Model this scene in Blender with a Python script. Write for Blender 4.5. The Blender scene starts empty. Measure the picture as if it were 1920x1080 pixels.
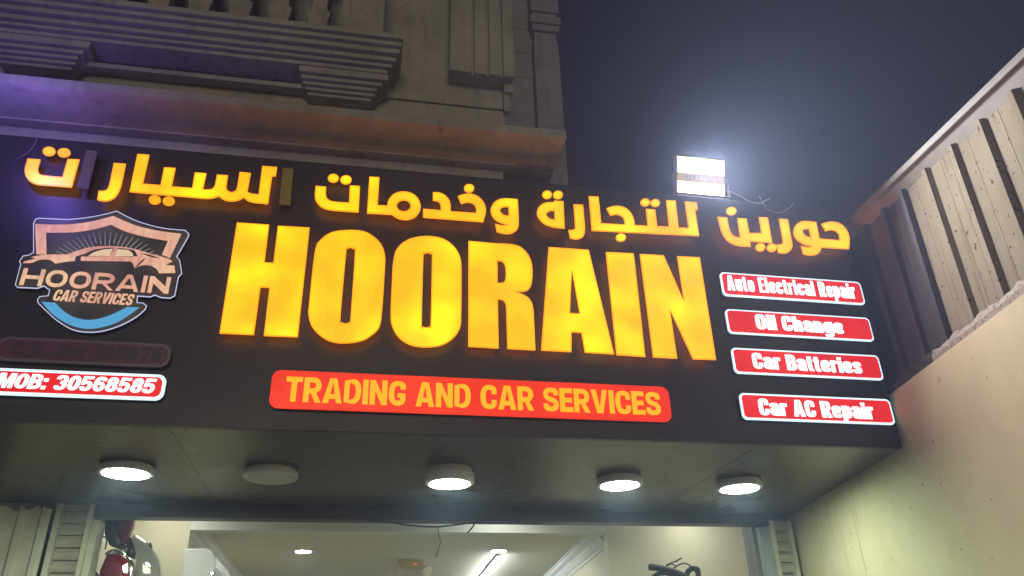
import bpy, bmesh, math, random
from math import radians, sin, cos, pi
from mathutils import Vector, Matrix
from mathutils.geometry import tessellate_polygon
random.seed(7)
sc = bpy.context.scene
COL = sc.collection

# ------------------------------------------------------------------ camera
YAW, PITCH, ROLL, FPX = 0.2013, 0.48301, -0.0296, 1480.0
CAM = Vector((0.0, -4.0, 1.6))
FWD = Vector((sin(YAW)*cos(PITCH), cos(YAW)*cos(PITCH), sin(PITCH)))
_r0 = Vector((cos(YAW), -sin(YAW), 0.0)); _u0 = _r0.cross(FWD)
RGT = _r0*cos(ROLL) + _u0*sin(ROLL)
UPV = -_r0*sin(ROLL) + _u0*cos(ROLL)
cd = bpy.data.cameras.new('camera'); cam = bpy.data.objects.new('camera', cd); COL.objects.link(cam)
cd.sensor_width = 36.0; cd.lens = FPX/1920*36.0; cd.clip_start = 0.05; cd.clip_end = 500
M = Matrix((RGT, UPV, -FWD)).transposed().to_4x4(); M.translation = CAM
cam.matrix_world = M
sc.camera = cam

# ------------------------------------------------------------------ sky, street light, exposure
w = bpy.data.worlds.new('World'); sc.world = w; w.use_nodes = True
nt = w.node_tree; bg = nt.nodes['Background']
SKY_NIGHT = (0.0028, 0.0030, 0.0075, 1)
bg.inputs['Color'].default_value = SKY_NIGHT; bg.inputs['Strength'].default_value = 1.0
sd = bpy.data.lights.new('sun', 'SUN'); sun = bpy.data.objects.new('sun', sd); COL.objects.link(sun)
sd.energy = 0.66; sd.angle = radians(22); sd.color = (1.0, 0.90, 0.72)
SUN_DIR = Vector((0.05, 0.95, -0.10))            # the glow of the street behind the camera
sun.rotation_euler = SUN_DIR.to_track_quat('-Z', 'Y').to_euler()
sc.view_settings.view_transform = 'Standard'; sc.view_settings.look = 'None'
sc.view_settings.exposure = 0.0; sc.view_settings.gamma = 1.0
sc.render.engine = 'CYCLES'
sc.cycles.use_denoising = True
sc.cycles.max_bounces = 6; sc.cycles.diffuse_bounces = 3; sc.cycles.glossy_bounces = 3
sc.cycles.volume_bounces = 0; sc.cycles.transmission_bounces = 4
sc.cycles.caustics_reflective = False; sc.cycles.caustics_refractive = False
sc.cycles.sample_clamp_indirect = 4.0

# ------------------------------------------------------------------ helpers
def ray(x, y): return RGT*((x-960)/FPX) - UPV*((y-540)/FPX) + FWD
def at_y(x, y, c): d = ray(x, y); return CAM + d*((c-CAM.y)/d.y)
def at_z(x, y, c): d = ray(x, y); return CAM + d*((c-CAM.z)/d.z)

def tag(o, label=None, cat=None, group=None, kind=None):
    if label: o['label'] = label
    if cat: o['category'] = cat
    if group: o['group'] = group
    if kind: o['kind'] = kind
    return o
def thing(name, label, cat, loc=(0, 0, 0), group=None):
    o = bpy.data.objects.new(name, None); COL.objects.link(o); o.location = loc
    o.empty_display_size = 0.1
    return tag(o, label, cat, group)
def build(name, bm, mat, parent=None, smooth=False):
    me = bpy.data.meshes.new(name)
    bmesh.ops.recalc_face_normals(bm, faces=bm.faces)
    bm.to_mesh(me); bm.free()
    for m in (mat if isinstance(mat, (list, tuple)) else [mat]): me.materials.append(m)
    if smooth: me.shade_smooth()
    o = bpy.data.objects.new(name, me); COL.objects.link(o)
    if parent:
        o.parent = parent
        loc = Vector((0, 0, 0)); p = parent
        while p: loc += p.location; p = p.parent
        o.matrix_parent_inverse = Matrix.Translation(-loc)
    return o
def box(bm, x0, x1, y0, y1, z0, z1, mi=0):
    v = [bm.verts.new((x, y, z)) for x in (x0, x1) for y in (y0, y1) for z in (z0, z1)]
    for f in ((0,1,3,2), (4,6,7,5), (0,4,5,1), (2,3,7,6), (0,2,6,4), (1,5,7,3)):
        bm.faces.new([v[i] for i in f]).material_index = mi
def obox(bm, o, ax, ay, az, x0, x1, y0, y1, z0, z1):
    v = [bm.verts.new(o + ax*x + ay*y + az*z) for x in (x0, x1) for y in (y0, y1) for z in (z0, z1)]
    for f in ((0,1,3,2), (4,6,7,5), (0,4,5,1), (2,3,7,6), (0,2,6,4), (1,5,7,3)):
        bm.faces.new([v[i] for i in f])
def prism(bm, prof, path0, path1, to3):
    """closed profile [(a,b)] swept between parameter path0 and path1; to3(a,b,t)"""
    A = [bm.verts.new(to3(a, b, path0)) for a, b in prof]
    B = [bm.verts.new(to3(a, b, path1)) for a, b in prof]
    n = len(prof)
    for i in range(n):
        j = (i+1) % n
        bm.faces.new((A[i], A[j], B[j], B[i]))
    bm.faces.new(A[::-1]); bm.faces.new(B)
def tube(bm, pts, r, n=8, taper=None):
    pts = [Vector(p) for p in pts]; rings = []
    up = Vector((0.31, 0.2, 0.93)).normalized()
    for i, p in enumerate(pts):
        d = (pts[min(i+1, len(pts)-1)] - pts[max(i-1, 0)]).normalized()
        a = d.cross(up)
        if a.length < 1e-3: a = d.cross(Vector((1, 0, 0)))
        a.normalize(); b = d.cross(a)
        rr = r if taper is None else r*taper[i]
        rings.append([bm.verts.new(p + a*cos(2*pi*k/n)*rr + b*sin(2*pi*k/n)*rr) for k in range(n)])
    for A, B in zip(rings, rings[1:]):
        for k in range(n):
            bm.faces.new((A[k], A[(k+1) % n], B[(k+1) % n], B[k]))
    bm.faces.new(rings[0][::-1]); bm.faces.new(rings[-1])
def curve_pts(ctrl, n=8):
    c = [Vector(p) for p in ctrl]; out = []
    for i in range(len(c)-1):
        p0, p1, p2, p3 = c[max(i-1, 0)], c[i], c[i+1], c[min(i+2, len(c)-1)]
        for k in range(n):
            t = k/n
            out.append(0.5*((2*p1) + (p2-p0)*t + (2*p0-5*p1+4*p2-p3)*t*t + (3*p1-p0-3*p2+p3)*t**3))
    out.append(c[-1]); return out
def lathe(bm, prof, o, ax, u, v, n=40):
    rings = [[bm.verts.new(o + ax*h + (u*cos(2*pi*k/n) + v*sin(2*pi*k/n))*r) for k in range(n)] for r, h in prof]
    for A, B in zip(rings, rings[1:]):
        for k in range(n): bm.faces.new((A[k], A[(k+1) % n], B[(k+1) % n], B[k]))
    bm.faces.new(rings[0][::-1]); bm.faces.new(rings[-1])

# ------------------------------------------------------------------ materials
def newmat(name):
    m = bpy.data.materials.new(name); m.use_nodes = True
    return m, m.node_tree, m.node_tree.nodes['Principled BSDF']
def node(nt, t, **kw):
    n = nt.nodes.new(t)
    for k, v in kw.items():
        if k in n.inputs: n.inputs[k].default_value = v
        else: setattr(n, k, v)
    return n
def ramp(nt, src, stops):
    r = nt.nodes.new('ShaderNodeValToRGB'); e = r.color_ramp.elements
    while len(e) < len(stops): e.new(0.5)
    for el, (p, c) in zip(e, stops): el.position = p; el.color = (*c, 1) if len(c) == 3 else c
    nt.links.new(src, r.inputs['Fac']); return r.outputs['Color']
def mixc(nt, fac, a, b, mode='MIX'):
    m = nt.nodes.new('ShaderNodeMix'); m.data_type = 'RGBA'; m.blend_type = mode
    for s, v in ((m.inputs[0], fac), (m.inputs[6], a), (m.inputs[7], b)):
        if hasattr(v, 'links') or hasattr(v, 'is_linked'): nt.links.new(v, s)
        elif isinstance(v, (int, float)): s.default_value = v
        else: s.default_value = (*v, 1)
    return m.outputs[2]
def objcoord(nt, scale=(1, 1, 1)):
    tc = nt.nodes.new('ShaderNodeTexCoord'); mp = nt.nodes.new('ShaderNodeMapping')
    mp.inputs['Scale'].default_value = scale
    nt.links.new(tc.outputs['Object'], mp.inputs['Vector']); return mp.outputs['Vector']
def noise(nt, vec, scale, detail=4, rough=0.55):
    n = node(nt, 'ShaderNodeTexNoise'); n.inputs['Scale'].default_value = scale
    n.inputs['Detail'].default_value = detail; n.inputs['Roughness'].default_value = rough
    nt.links.new(vec, n.inputs['Vector']); return n.outputs['Fac']
def bump(nt, b, h, strength=0.3, dist=0.01):
    bp = nt.nodes.new('ShaderNodeBump'); bp.inputs['Strength'].default_value = strength
    bp.inputs['Distance'].default_value = dist
    nt.links.new(h, bp.inputs['Height']); nt.links.new(bp.outputs['Normal'], b.inputs['Normal'])
def plain(name, col, rough=0.5, metal=0.0, var=0.12, scale=6.0, bmp=0.0, bscale=60):
    m, nt, b = newmat(name); v = objcoord(nt)
    c = ramp(nt, noise(nt, v, scale), [(0.3, [x*(1-var) for x in col]), (0.7, [min(1, x*(1+var)) for x in col])])
    nt.links.new(c, b.inputs['Base Color'])
    b.inputs['Roughness'].default_value = rough; b.inputs['Metallic'].default_value = metal
    if bmp: bump(nt, b, noise(nt, v, bscale), bmp, 0.004)
    return m
def stucco(name, col, dirt=0.5):
    m, nt, b = newmat(name); v = objcoord(nt); vs = objcoord(nt, (7, 7, 0.7))
    big = ramp(nt, noise(nt, v, 2.2, 6, 0.65), [(0.32, [x*0.74 for x in col]), (0.68, [x*1.12 for x in col])])
    streak = ramp(nt, noise(nt, vs, 2.0, 5, 0.6), [(0.50, (1, 1, 1)), (0.72, (1-dirt*0.5,)*3)])
    spots = ramp(nt, noise(nt, v, 26, 2, 0.4), [(0.70, (1, 1, 1)), (0.78, (0.55, 0.5, 0.46))])
    c = mixc(nt, 1.0, mixc(nt, 1.0, big, streak, 'MULTIPLY'), spots, 'MULTIPLY')
    nt.links.new(c, b.inputs['Base Color']); b.inputs['Roughness'].default_value = 0.92
    bump(nt, b, noise(nt, v, 90, 6, 0.7), 0.5, 0.006)
    return m
def emis(name, col, strength=1.0, base=(0.2, 0.2, 0.2), stops=None, scale=4.0, rough=0.35):
    m, nt, b = newmat(name)
    b.inputs['Base Color'].default_value = (*base, 1); b.inputs['Roughness'].default_value = rough
    b.inputs['Emission Strength'].default_value = strength
    if stops:
        v = objcoord(nt)
        nt.links.new(ramp(nt, noise(nt, v, scale, 1.5, 0.45), stops), b.inputs['Emission Color'])
    else: b.inputs['Emission Color'].default_value = (*col, 1)
    return m

STUCCO = stucco('cream_stone_render', (0.37, 0.345, 0.26))
STUCCO_D = stucco('grey_stone_render', (0.27, 0.255, 0.235))
def panel_mat(name, col, rough):
    m, nt, b = newmat(name); v = objcoord(nt)
    nt.links.new(ramp(nt, noise(nt, v, 2.0, 2), [(0.35, [x*0.9 for x in col]), (0.65, [x*1.1 for x in col])]), b.inputs['Base Color'])
    rr = nt.nodes.new('ShaderNodeMapRange'); rr.inputs['To Min'].default_value = rough*0.75; rr.inputs['To Max'].default_value = rough*1.4
    nt.links.new(noise(nt, v, 2.0, 2, 0.5), rr.inputs['Value']); nt.links.new(rr.outputs[0], b.inputs['Roughness'])
    b.inputs['Coat Weight'].default_value = 0.0
    return m
PANEL = panel_mat('black_composite_panel', (0.020, 0.016, 0.017), 0.38)
SOFFIT = panel_mat('dark_brown_soffit_panel', (0.062, 0.052, 0.043), 0.26)
HEADER = panel_mat('dark_brown_header_panel', (0.045, 0.036, 0.034), 0.4)
RETURN = plain('dark_letter_side', (0.10, 0.10, 0.095), 0.3)
RETURN_Y = plain('black_letter_side', (0.03, 0.028, 0.026), 0.4)
AMBER = emis('lit_amber_acrylic', None, 2.5, base=(0.5, 0.3, 0.02), scale=3.6, stops=[
    (0.36, (1.0, 0.205, 0.000)), (0.50, (1.0, 0.255, 0.0)), (0.62, (1.0, 0.33, 0.0)), (0.72, (1.0, 0.44, 0.0))])
AMBER_DIM = emis('dim_amber_acrylic', None, 0.95, base=(0.5, 0.3, 0.02), stops=[(0.3, (1.0, 0.36, 0.0)), (0.7, (1.0, 0.52, 0.002))])
AMBER_RIM = emis('amber_edge_acrylic', (1.0, 0.36, 0.0), 1.25, base=(0.4, 0.2, 0.02))
DEAD = plain('unlit_amber_acrylic', (0.16, 0.13, 0.07), 0.4)
DEAD2 = emis('faintly_lit_amber_acrylic', (0.55, 0.36, 0.02), 0.09, base=(0.16, 0.12, 0.03))
RED = emis('lit_red_acrylic', None, 1.0, base=(0.3, 0.01, 0.01), stops=[(0.3, (0.68, 0.006, 0.010)), (0.7, (0.86, 0.012, 0.016))])
ORANGE_RED = emis('lit_orange_red_acrylic', None, 1.0, base=(0.3, 0.02, 0.01), stops=[(0.3, (0.80, 0.016, 0.000)), (0.7, (0.95, 0.032, 0.004))])
ORANGE_TXT = emis('lit_orange_lettering', (1.0, 0.44, 0.0), 1.05, base=(0.4, 0.2, 0.02))
WHITE_LIT = emis('lit_white_acrylic', None, 1.5, base=(0.6, 0.6, 0.6), stops=[(0.3, (0.86, 0.97, 1.0)), (0.7, (1.0, 1.0, 1.0))], scale=9)
WHITE_EDGE = emis('lit_white_edge', (0.66, 0.93, 1.0), 1.2, base=(0.6, 0.6, 0.6))
RED_OFF = plain('unlit_red_acrylic', (0.15, 0.045, 0.06), 0.35)
GREY_OFF = plain('unlit_white_acrylic', (0.20, 0.16, 0.18), 0.35)
GREY_OFF_TXT = plain('unlit_lettering', (0.05, 0.045, 0.055), 0.4)
LOGO_DARK = emis('lit_dark_logo_film', None, 0.35, base=(0.04, 0.035, 0.03), scale=7, stops=[(0.35, (0.045, 0.036, 0.030)), (0.7, (0.13, 0.11, 0.08))])
def pink_mat():
    m, nt, b = newmat('lit_pink_logo_film'); v = objcoord(nt, (1.0, 1.0, 1.0))
    mp = objcoord(nt, (34, 1, 7))
    base = ramp(nt, noise(nt, v, 2.4, 2), [(0.38, (0.62, 0.27, 0.20)), (0.56, (0.76, 0.42, 0.28)), (0.7, (0.86, 0.58, 0.32))])
    st = ramp(nt, noise(nt, mp, 1.0, 4), [(0.35, (0.78, 0.74, 0.72)), (0.65, (1.08, 1.05, 1.02))])
    c = mixc(nt, 1.0, base, st, 'MULTIPLY')
    nt.links.new(c, b.inputs['Emission Color']); b.inputs['Emission Strength'].default_value = 1.08
    b.inputs['Base Color'].default_value = (0.2, 0.14, 0.12, 1); return m
LOGO_PINK = pink_mat()
LOGO_CREAM = emis('lit_cream_logo_film', (0.80, 0.58, 0.32), 0.9)
LOGO_BLUE = emis('lit_blue_logo_film', (0.045, 0.36, 0.66), 0.95)
LOGO_RAY = emis('lit_ray_logo_film', (0.40, 0.42, 0.42), 0.7)
LOGO_EDGE = emis('lit_violet_white_edge', (0.62, 0.66, 0.95), 0.9)
WHITE_PLASTIC = plain('white_fitting_plastic', (0.62, 0.62, 0.60), 0.35, var=0.04)
LAMP_ON = emis('lit_lamp_diffuser', (0.78, 1.0, 0.80), 150.0, base=(0.8, 0.8, 0.8))
LAMP_OFF = plain('unlit_lamp_diffuser', (0.58, 0.57, 0.52), 0.4, var=0.03)
ROOM_LAMP = emis('lit_room_lamp', (0.92, 0.97, 0.86), 300.0, base=(0.8, 0.8, 0.8))
CREAM = plain('cream_wall_paint', (0.72, 0.67, 0.49), 0.7, var=0.05, scale=2, bmp=0.1)
CEIL = plain('beige_ceiling_paint', (0.70, 0.66, 0.50), 0.8, var=0.03, scale=1.5)
CEIL_W = plain('white_ceiling_paint', (0.78, 0.78, 0.72), 0.8, var=0.03)
CABLE = plain('black_cable_rubber', (0.018, 0.017, 0.016), 0.5)
CABLE_W = plain('white_cable_rubber', (0.7, 0.7, 0.72), 0.5)
METAL_CREAM = plain('cream_sheet_metal', (0.52, 0.49, 0.36), 0.45, var=0.15, scale=5, bmp=0.05)
METAL_GREY = plain('grey_frame_metal', (0.32, 0.33, 0.36), 0.4, 0.3)
BLACK_P = plain('black_plastic', (0.02, 0.02, 0.022), 0.35)

# right-hand boundary wall runs a little askew to the shop front
WO = Vector((3.112, 0.013, 0)); WD = Vector((0.1527, 0.98827, 0)).normalized(); WN = Vector((-WD.y, WD.x, 0))
# (WD runs away from the camera along the wall, WN points off the wall towards the yard)
UP = Vector((0, 0, 1))

def plaster_mat():
    m, nt, b = newmat('stained_cream_plaster'); v = objcoord(nt)
    base = ramp(nt, noise(nt, v, 1.7, 5, 0.6), [(0.3, (0.56, 0.46, 0.285)), (0.7, (0.69, 0.575, 0.36))])
    # thin run-off streaks that start at the sheltered top and thin out downwards
    vs = objcoord(nt, (17, 17, 0.35)); st = noise(nt, vs, 2.1, 5, 0.7)
    stm = ramp(nt, st, [(0.605, (0, 0, 0)), (0.655, (1, 1, 1))])
    sp = nt.nodes.new('ShaderNodeSeparateXYZ'); tc = nt.nodes.new('ShaderNodeTexCoord')
    nt.links.new(tc.outputs['Object'], sp.inputs[0])
    mr = nt.nodes.new('ShaderNodeMapRange'); mr.inputs['From Min'].default_value = 0.15; mr.inputs['From Max'].default_value = 0.9
    mr.inputs['To Min'].default_value = 0.05; mr.inputs['To Max'].default_value = 1.0
    nt.links.new(sp.outputs['Y'], mr.inputs['Value'])
    mu = nt.nodes.new('ShaderNodeMath'); mu.operation = 'MULTIPLY'
    nt.links.new(stm, mu.inputs[0]); nt.links.new(mr.outputs[0], mu.inputs[1])
    mu2 = nt.nodes.new('ShaderNodeMath'); mu2.operation = 'MULTIPLY'; mu2.inputs[1].default_value = 0.7
    nt.links.new(mu.outputs[0], mu2.inputs[0])
    c = mixc(nt, mu2.outputs[0], base, (0.16, 0.13, 0.09))
    sp2 = ramp(nt, noise(nt, v, 22, 2, 0.4), [(0.725, (1, 1, 1)), (0.775, (0.5, 0.42, 0.34))])
    c = mixc(nt, 1.0, c, sp2, 'MULTIPLY')
    nt.links.new(c, b.inputs['Base Color']); b.inputs['Roughness'].default_value = 0.8
    bump(nt, b, noise(nt, v, 30, 8, 0.7), 0.22, 0.005); return m
PLASTER = plaster_mat()
def rough_mat():
    m, nt, b = newmat('rough_pitted_mortar'); v = objcoord(nt)
    c = ramp(nt, noise(nt, v, 55, 5, 0.7), [(0.36, (0.12, 0.10, 0.08)), (0.46, (0.33, 0.28, 0.225)), (0.7, (0.44, 0.38, 0.31))])
    nt.links.new(c, b.inputs['Base Color']); b.inputs['Roughness'].default_value = 0.95
    bump(nt, b, noise(nt, v, 60, 5, 0.7), 0.6, 0.007); return m
MORTAR = rough_mat()
def fence_mat():
    m, nt, b = newmat('weathered_cream_sheet'); v = objcoord(nt)
    base = ramp(nt, noise(nt, v, 2.5, 6, 0.65), [(0.3, (0.24, 0.20, 0.135)), (0.7, (0.31, 0.265, 0.185))])
    vs = objcoord(nt, (10, 10, 0.5))
    rust = ramp(nt, noise(nt, vs, 2.2, 5, 0.6), [(0.55, (1, 1, 1)), (0.75, (0.62, 0.48, 0.34))])
    pits = ramp(nt, noise(nt, v, 34, 2, 0.5), [(0.665, (1, 1, 1)), (0.71, (0.28, 0.2, 0.14))])
    c = mixc(nt, 1.0, mixc(nt, 1.0, base, rust, 'MULTIPLY'), pits, 'MULTIPLY')
    nt.links.new(c, b.inputs['Base Color']); b.inputs['Roughness'].default_value = 0.9; b.inputs['Specular IOR Level'].default_value = 0.12; return m
FENCE = fence_mat()

# ------------------------------------------------------------------ ground and right boundary
def asphalt():
    m, nt, b = newmat('asphalt'); v = objcoord(nt)
    c = ramp(nt, noise(nt, v, 40, 6, 0.7), [(0.3, (0.17, 0.16, 0.145)), (0.7, (0.32, 0.30, 0.27))])
    nt.links.new(c, b.inputs['Base Color']); b.inputs['Roughness'].default_value = 0.85; return m
bm = bmesh.new(); box(bm, -13, 13, -13, 13, -0.2, 0.0)
tag(build('ground', bm, asphalt()), kind='structure')

def wallpt(s, off, z): return WO + WD*s + WN*off + UP*z
# plaster wall (behind its face the mortar and the sheet fence are set back)
bm = bmesh.new()
prism(bm, [(0, 0), (0, 3.175), (-0.05, 3.175), (-0.05, 3.0), (-0.22, 3.0), (-0.22, 0)], -7.0, 6.0, lambda a, b, t: wallpt(t, a, b))
tw = build('boundary_wall', bm, PLASTER)
tag(tw, 'cream plastered yard wall with dark run-off streaks at right of the shop front', 'wall')
# mortar band: wavy top edge, rough face; the far stretch has its shade painted in as near-black
def mortar(name, s0, s1, mat, label):
    bm = bmesh.new(); N = int((s1-s0)/0.034); prev = None
    for i in range(N+1):
        s = s0 + (s1-s0)*i/N
        wob = 0.008*sin(s*23)+0.005*sin(s*57+1)+random.uniform(-.0025, .0025)
        z1 = 3.245+wob; o1 = -0.012+random.uniform(-.0015, .0015)
        row = [bm.verts.new(wallpt(s, -0.010, 3.1755)), bm.verts.new(wallpt(s, o1+0.004, 3.21+wob*.4)), bm.verts.new(wallpt(s, o1-0.012, z1)), bm.verts.new(wallpt(s, -0.049, z1+0.004)), bm.verts.new(wallpt(s, -0.049, 3.1755))]
        if prev:
            for k in range(5): bm.faces.new((prev[k], prev[(k+1) % 5], row[(k+1) % 5], row[k]))
        prev = row
    tag(build(name, bm, mat, tw), label)
mortar('mortar_band', -6.9, -0.53, MORTAR, 'rough pitted mortar band along the top of the plaster')
mortar('shaded_mortar_band', -0.529, 2.1, plain('shade_painted_mortar', (0.045, 0.04, 0.038), 0.95, var=0.4, scale=30, bmp=0.6), 'far stretch of the mortar band with shade painted into its colour')

# corrugated sheet fence
fence = thing('sheet_fence', 'weathered cream corrugated sheet fence with a flat cap above the plastered wall', 'fence', wallpt(-2, -0.1, 3.1))
capz = lambda s: 4.385 + 0.137*s*0.98 + 0.03
bm = bmesh.new()
period = 0.252; ph = -0.895
prof = []
s = ph - 24*period
while s < 2.0:
    j = random.uniform(-.010, .010); q = random.uniform(-.003, .003); o = -0.072+random.uniform(-.003, .003)
    prof += [(s-0.034+j, o), (s-0.016+j, o+0.026+q), (s+0.020+j, o+0.026+q), (s+0.040+j, o)]
    # faint stiffening crease in each flat
    prof += [(s+0.13+j, o), (s+0.136+j, o+0.002), (s+0.142+j, o)]
    s += period
bm.free()
FENCE_SHADE = plain('shade_painted_sheet', (0.028, 0.028, 0.032), 0.6, var=0.3, scale=4)  # shade on the far sheets, put into a near-black colour
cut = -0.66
for nm, part, mt in (('sheet_panel', [p for p in prof if p[0] < cut], FENCE), ('shaded_sheet_panel', [p for p in prof if p[0] > cut-0.02], FENCE_SHADE)):
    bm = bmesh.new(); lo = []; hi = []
    if mt is FENCE_SHADE: part = [(p[0], p[1]) for p in part]
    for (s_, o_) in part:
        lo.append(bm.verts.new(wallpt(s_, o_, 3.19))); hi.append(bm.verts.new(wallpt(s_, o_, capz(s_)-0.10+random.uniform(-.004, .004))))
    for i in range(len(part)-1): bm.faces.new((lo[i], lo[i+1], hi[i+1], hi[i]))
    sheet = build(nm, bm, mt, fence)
    if mt is FENCE_SHADE: sheet['label'] = 'far section of the sheet fence with shade painted into its colour'
    sm = sheet.modifiers.new('thickness', 'SOLIDIFY'); sm.thickness = 0.002; sm.offset = -1
bm = bmesh.new()
prism(bm, [(-0.100, -0.125), (-0.078, -0.125), (-0.040, -0.05), (-0.010, -0.042), (-0.010, 0.0), (-0.10, 0.0)], -6.9, 2.0, lambda a, b, t: wallpt(t, a, capz(t)+b))
cap = build('cap_rail', bm, plain('grey_beige_cap_paint', (0.19, 0.165, 0.13), 0.6, var=0.2, scale=5), fence)
bv = cap.modifiers.new('bevel', 'BEVEL'); bv.width = 0.006; bv.segments = 2

# ------------------------------------------------------------------ outline plates on the sign
def smooth_poly(pts, n=5):
    """corner points are (x,y), points of a curve are (x,y,1)"""
    out = []; L = len(pts)
    for i in range(L):
        p1 = pts[i]; p2 = pts[(i+1) % L]
        out.append((p1[0], p1[1]))
        if len(p1) == 3 or len(p2) == 3:
            p0 = pts[i-1] if len(p1) == 3 else p1
            p3 = pts[(i+2) % L] if len(p2) == 3 else p2
            for k in range(1, n):
                t = k/n
                f = lambda a, b, c, d: 0.5*((2*b)+(c-a)*t+(2*a-5*b+4*c-d)*t*t+(3*b-a-3*c+d)*t**3)
                out.append((f(p0[0], p1[0], p2[0], p3[0]), f(p0[1], p1[1], p2[1], p3[1])))
    return out
def on_face(poly, zoom, y):
    ox, oy, s = zoom
    r = []
    for p in smooth_poly(poly):
        q = at_y(ox+p[0]/s, oy+p[1]/s, y); r.append((q.x, q.z))
    return r
def ellipse_face(e, zoom, y, n=28):
    cx, cy, rx, ry = e; ox, oy, s = zoom; r = []
    for k in range(n):
        a = 2*pi*k/n; q = at_y(ox+(cx+rx*cos(a))/s, oy+(cy+ry*sin(a))/s, y); r.append((q.x, q.z))
    return r
def front(bm, loops, y, mi=0):
    tri = tessellate_polygon([[Vector((x, z, 0)) for x, z in L] for L in loops])
    flat = [p for L in loops for p in L]
    vs = [bm.verts.new((x, y, z)) for x, z in flat]
    for t in tri:
        a, b, c = [flat[i] for i in t]
        ar = (b[0]-a[0])*(c[1]-a[1])-(c[0]-a[0])*(b[1]-a[1])
        if abs(ar) < 1e-12: continue
        ids = t if ar > 0 else t[::-1]
        try: bm.faces.new([vs[i] for i in ids]).material_index = mi
        except ValueError: pass
def sides(bm, loops, y0, y1, mi=0):
    for L in loops:
        A = [bm.verts.new((x, y0, z)) for x, z in L]; B = [bm.verts.new((x, y1, z)) for x, z in L]
        for i in range(len(L)):
            j = (i+1) % len(L)
            try: bm.faces.new((A[i], A[j], B[j], B[i])).material_index = mi
            except ValueError: pass
def mesh_raw(name, bm, mat, parent):
    me = bpy.data.meshes.new(name); bm.to_mesh(me); bm.free()
    for m in (mat if isinstance(mat, (list, tuple)) else [mat]): me.materials.append(m)
    o = bpy.data.objects.new(name, me); COL.objects.link(o)
    o.parent = parent
    loc = Vector((0, 0, 0)); p = parent
    while p: loc += p.location; p = p.parent
    o.matrix_parent_inverse = Matrix.Translation(-loc); return o
TF = -0.06
def grow(L, d):
    """offset a closed outline by d (positive: outwards)"""
    ar = sum(L[i-1][0]*L[i][1]-L[i][0]*L[i-1][1] for i in range(len(L)))
    sg = -1 if ar > 0 else 1; out = []; n = len(L)
    for i, p in enumerate(L):
        a, c = Vector(L[i-1]), Vector(L[(i+1) % n]); p = Vector(p)
        e1 = (p-a).normalized(); e2 = (c-p).normalized()
        n1 = Vector((-e1.y, e1.x)); n2 = Vector((-e2.y, e2.x)); m = n1+n2
        if m.length < 1e-3: m = n1
        m.normalize(); out.append(tuple(p + m*(sg*d/max(0.5, m.dot(n1)))))
    return out
def letter(shapes, mat, parent, label=None, side=None, name='letter', y=TF, rim=0.006):
    """shapes: list of loop lists; the lit face with its duller rim is the letter, its side walls a child"""
    bm = bmesh.new(); lit = mat in (AMBER, AMBER_DIM)
    for loops in shapes:
        if lit:
            inn = [grow(L, -rim if k == 0 else rim) for k, L in enumerate(loops)]
            front(bm, inn, y)
            for L, I in zip(loops, inn):
                A = [bm.verts.new((a, y, c)) for a, c in L]; B = [bm.verts.new((a, y, c)) for a, c in I]
                for i in range(len(L)):
                    j = (i+1) % len(L); bm.faces.new((A[i], A[j], B[j], B[i])).material_index = 1
        else: front(bm, loops, y)
        sides(bm, loops, y, y+0.008, 1 if lit else 0)
    f = mesh_raw(name, bm, [mat, AMBER_RIM] if lit else mat, parent)
    bm = bmesh.new()
    for loops in shapes: sides(bm, loops, y+0.008, -0.0005)
    r = mesh_raw('letter_side', bm, side or RETURN_Y, f)
    if label: f['label'] = label
    return f
def rrect(x0, x1, z0, z1, r, n=7):
    out = []
    for cx, cz, a0 in ((x1-r, z1-r, 0), (x0+r, z1-r, 90), (x0+r, z0+r, 180), (x1-r, z0+r, 270)):
        for k in range(n+1):
            a = radians(a0+90*k/n); out.append((cx+r*cos(a), cz+r*sin(a)))
    return out

# ------------------------------------------------------------------ hand drawn heavy lettering
ROUND = [0.92]                        # corner fullness of the ribbons
def stroke(pts, s, t, close=False):
    """ribbon along pts [(x, y, corner radius)]: s wide on uprights, t thick on level runs"""
    P_ = []; n = len(pts)
    for i, p in enumerate(pts):
        r = p[2] if len(p) > 2 else 0
        if r and (close or 0 < i < n-1):
            a, c = pts[i-1], pts[(i+1) % n]
            def toward(q):
                d = math.hypot(q[0]-p[0], q[1]-p[1]); k = min(r/d, 0.5) if d > 1e-6 else 0
                return (p[0]+(q[0]-p[0])*k, p[1]+(q[1]-p[1])*k)
            u, v = toward(a), toward(c)
            for k in range(9):
                f = k/8; b0, b1, b2 = (1-f)**2, 2*f*(1-f), f*f
                w1 = ROUND[0]
                W_ = b0+b1*w1+b2
                q = ((b0*u[0]+b1*w1*p[0]+b2*v[0])/W_, (b0*u[1]+b1*w1*p[1]+b2*v[1])/W_)
                if not P_ or math.hypot(q[0]-P_[-1][0], q[1]-P_[-1][1]) > 1e-5: P_.append(q)
        else: P_.append((p[0], p[1]))
    if close and math.hypot(P_[0][0]-P_[-1][0], P_[0][1]-P_[-1][1]) < 1e-5: P_.pop()
    n = len(P_); A = []; B = []
    for i, p in enumerate(P_):
        a = P_[i-1] if (close or i) else p; c = P_[(i+1) % n] if (close or i < n-1) else p
        dx, dy = c[0]-a[0], c[1]-a[1]; L = math.hypot(dx, dy) or 1
        nx, ny = -dy/L, dx/L
        A.append((p[0]+nx*s/2, p[1]+ny*t/2)); B.append((p[0]-nx*s/2, p[1]-ny*t/2))
    return (A, B, close)
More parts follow.
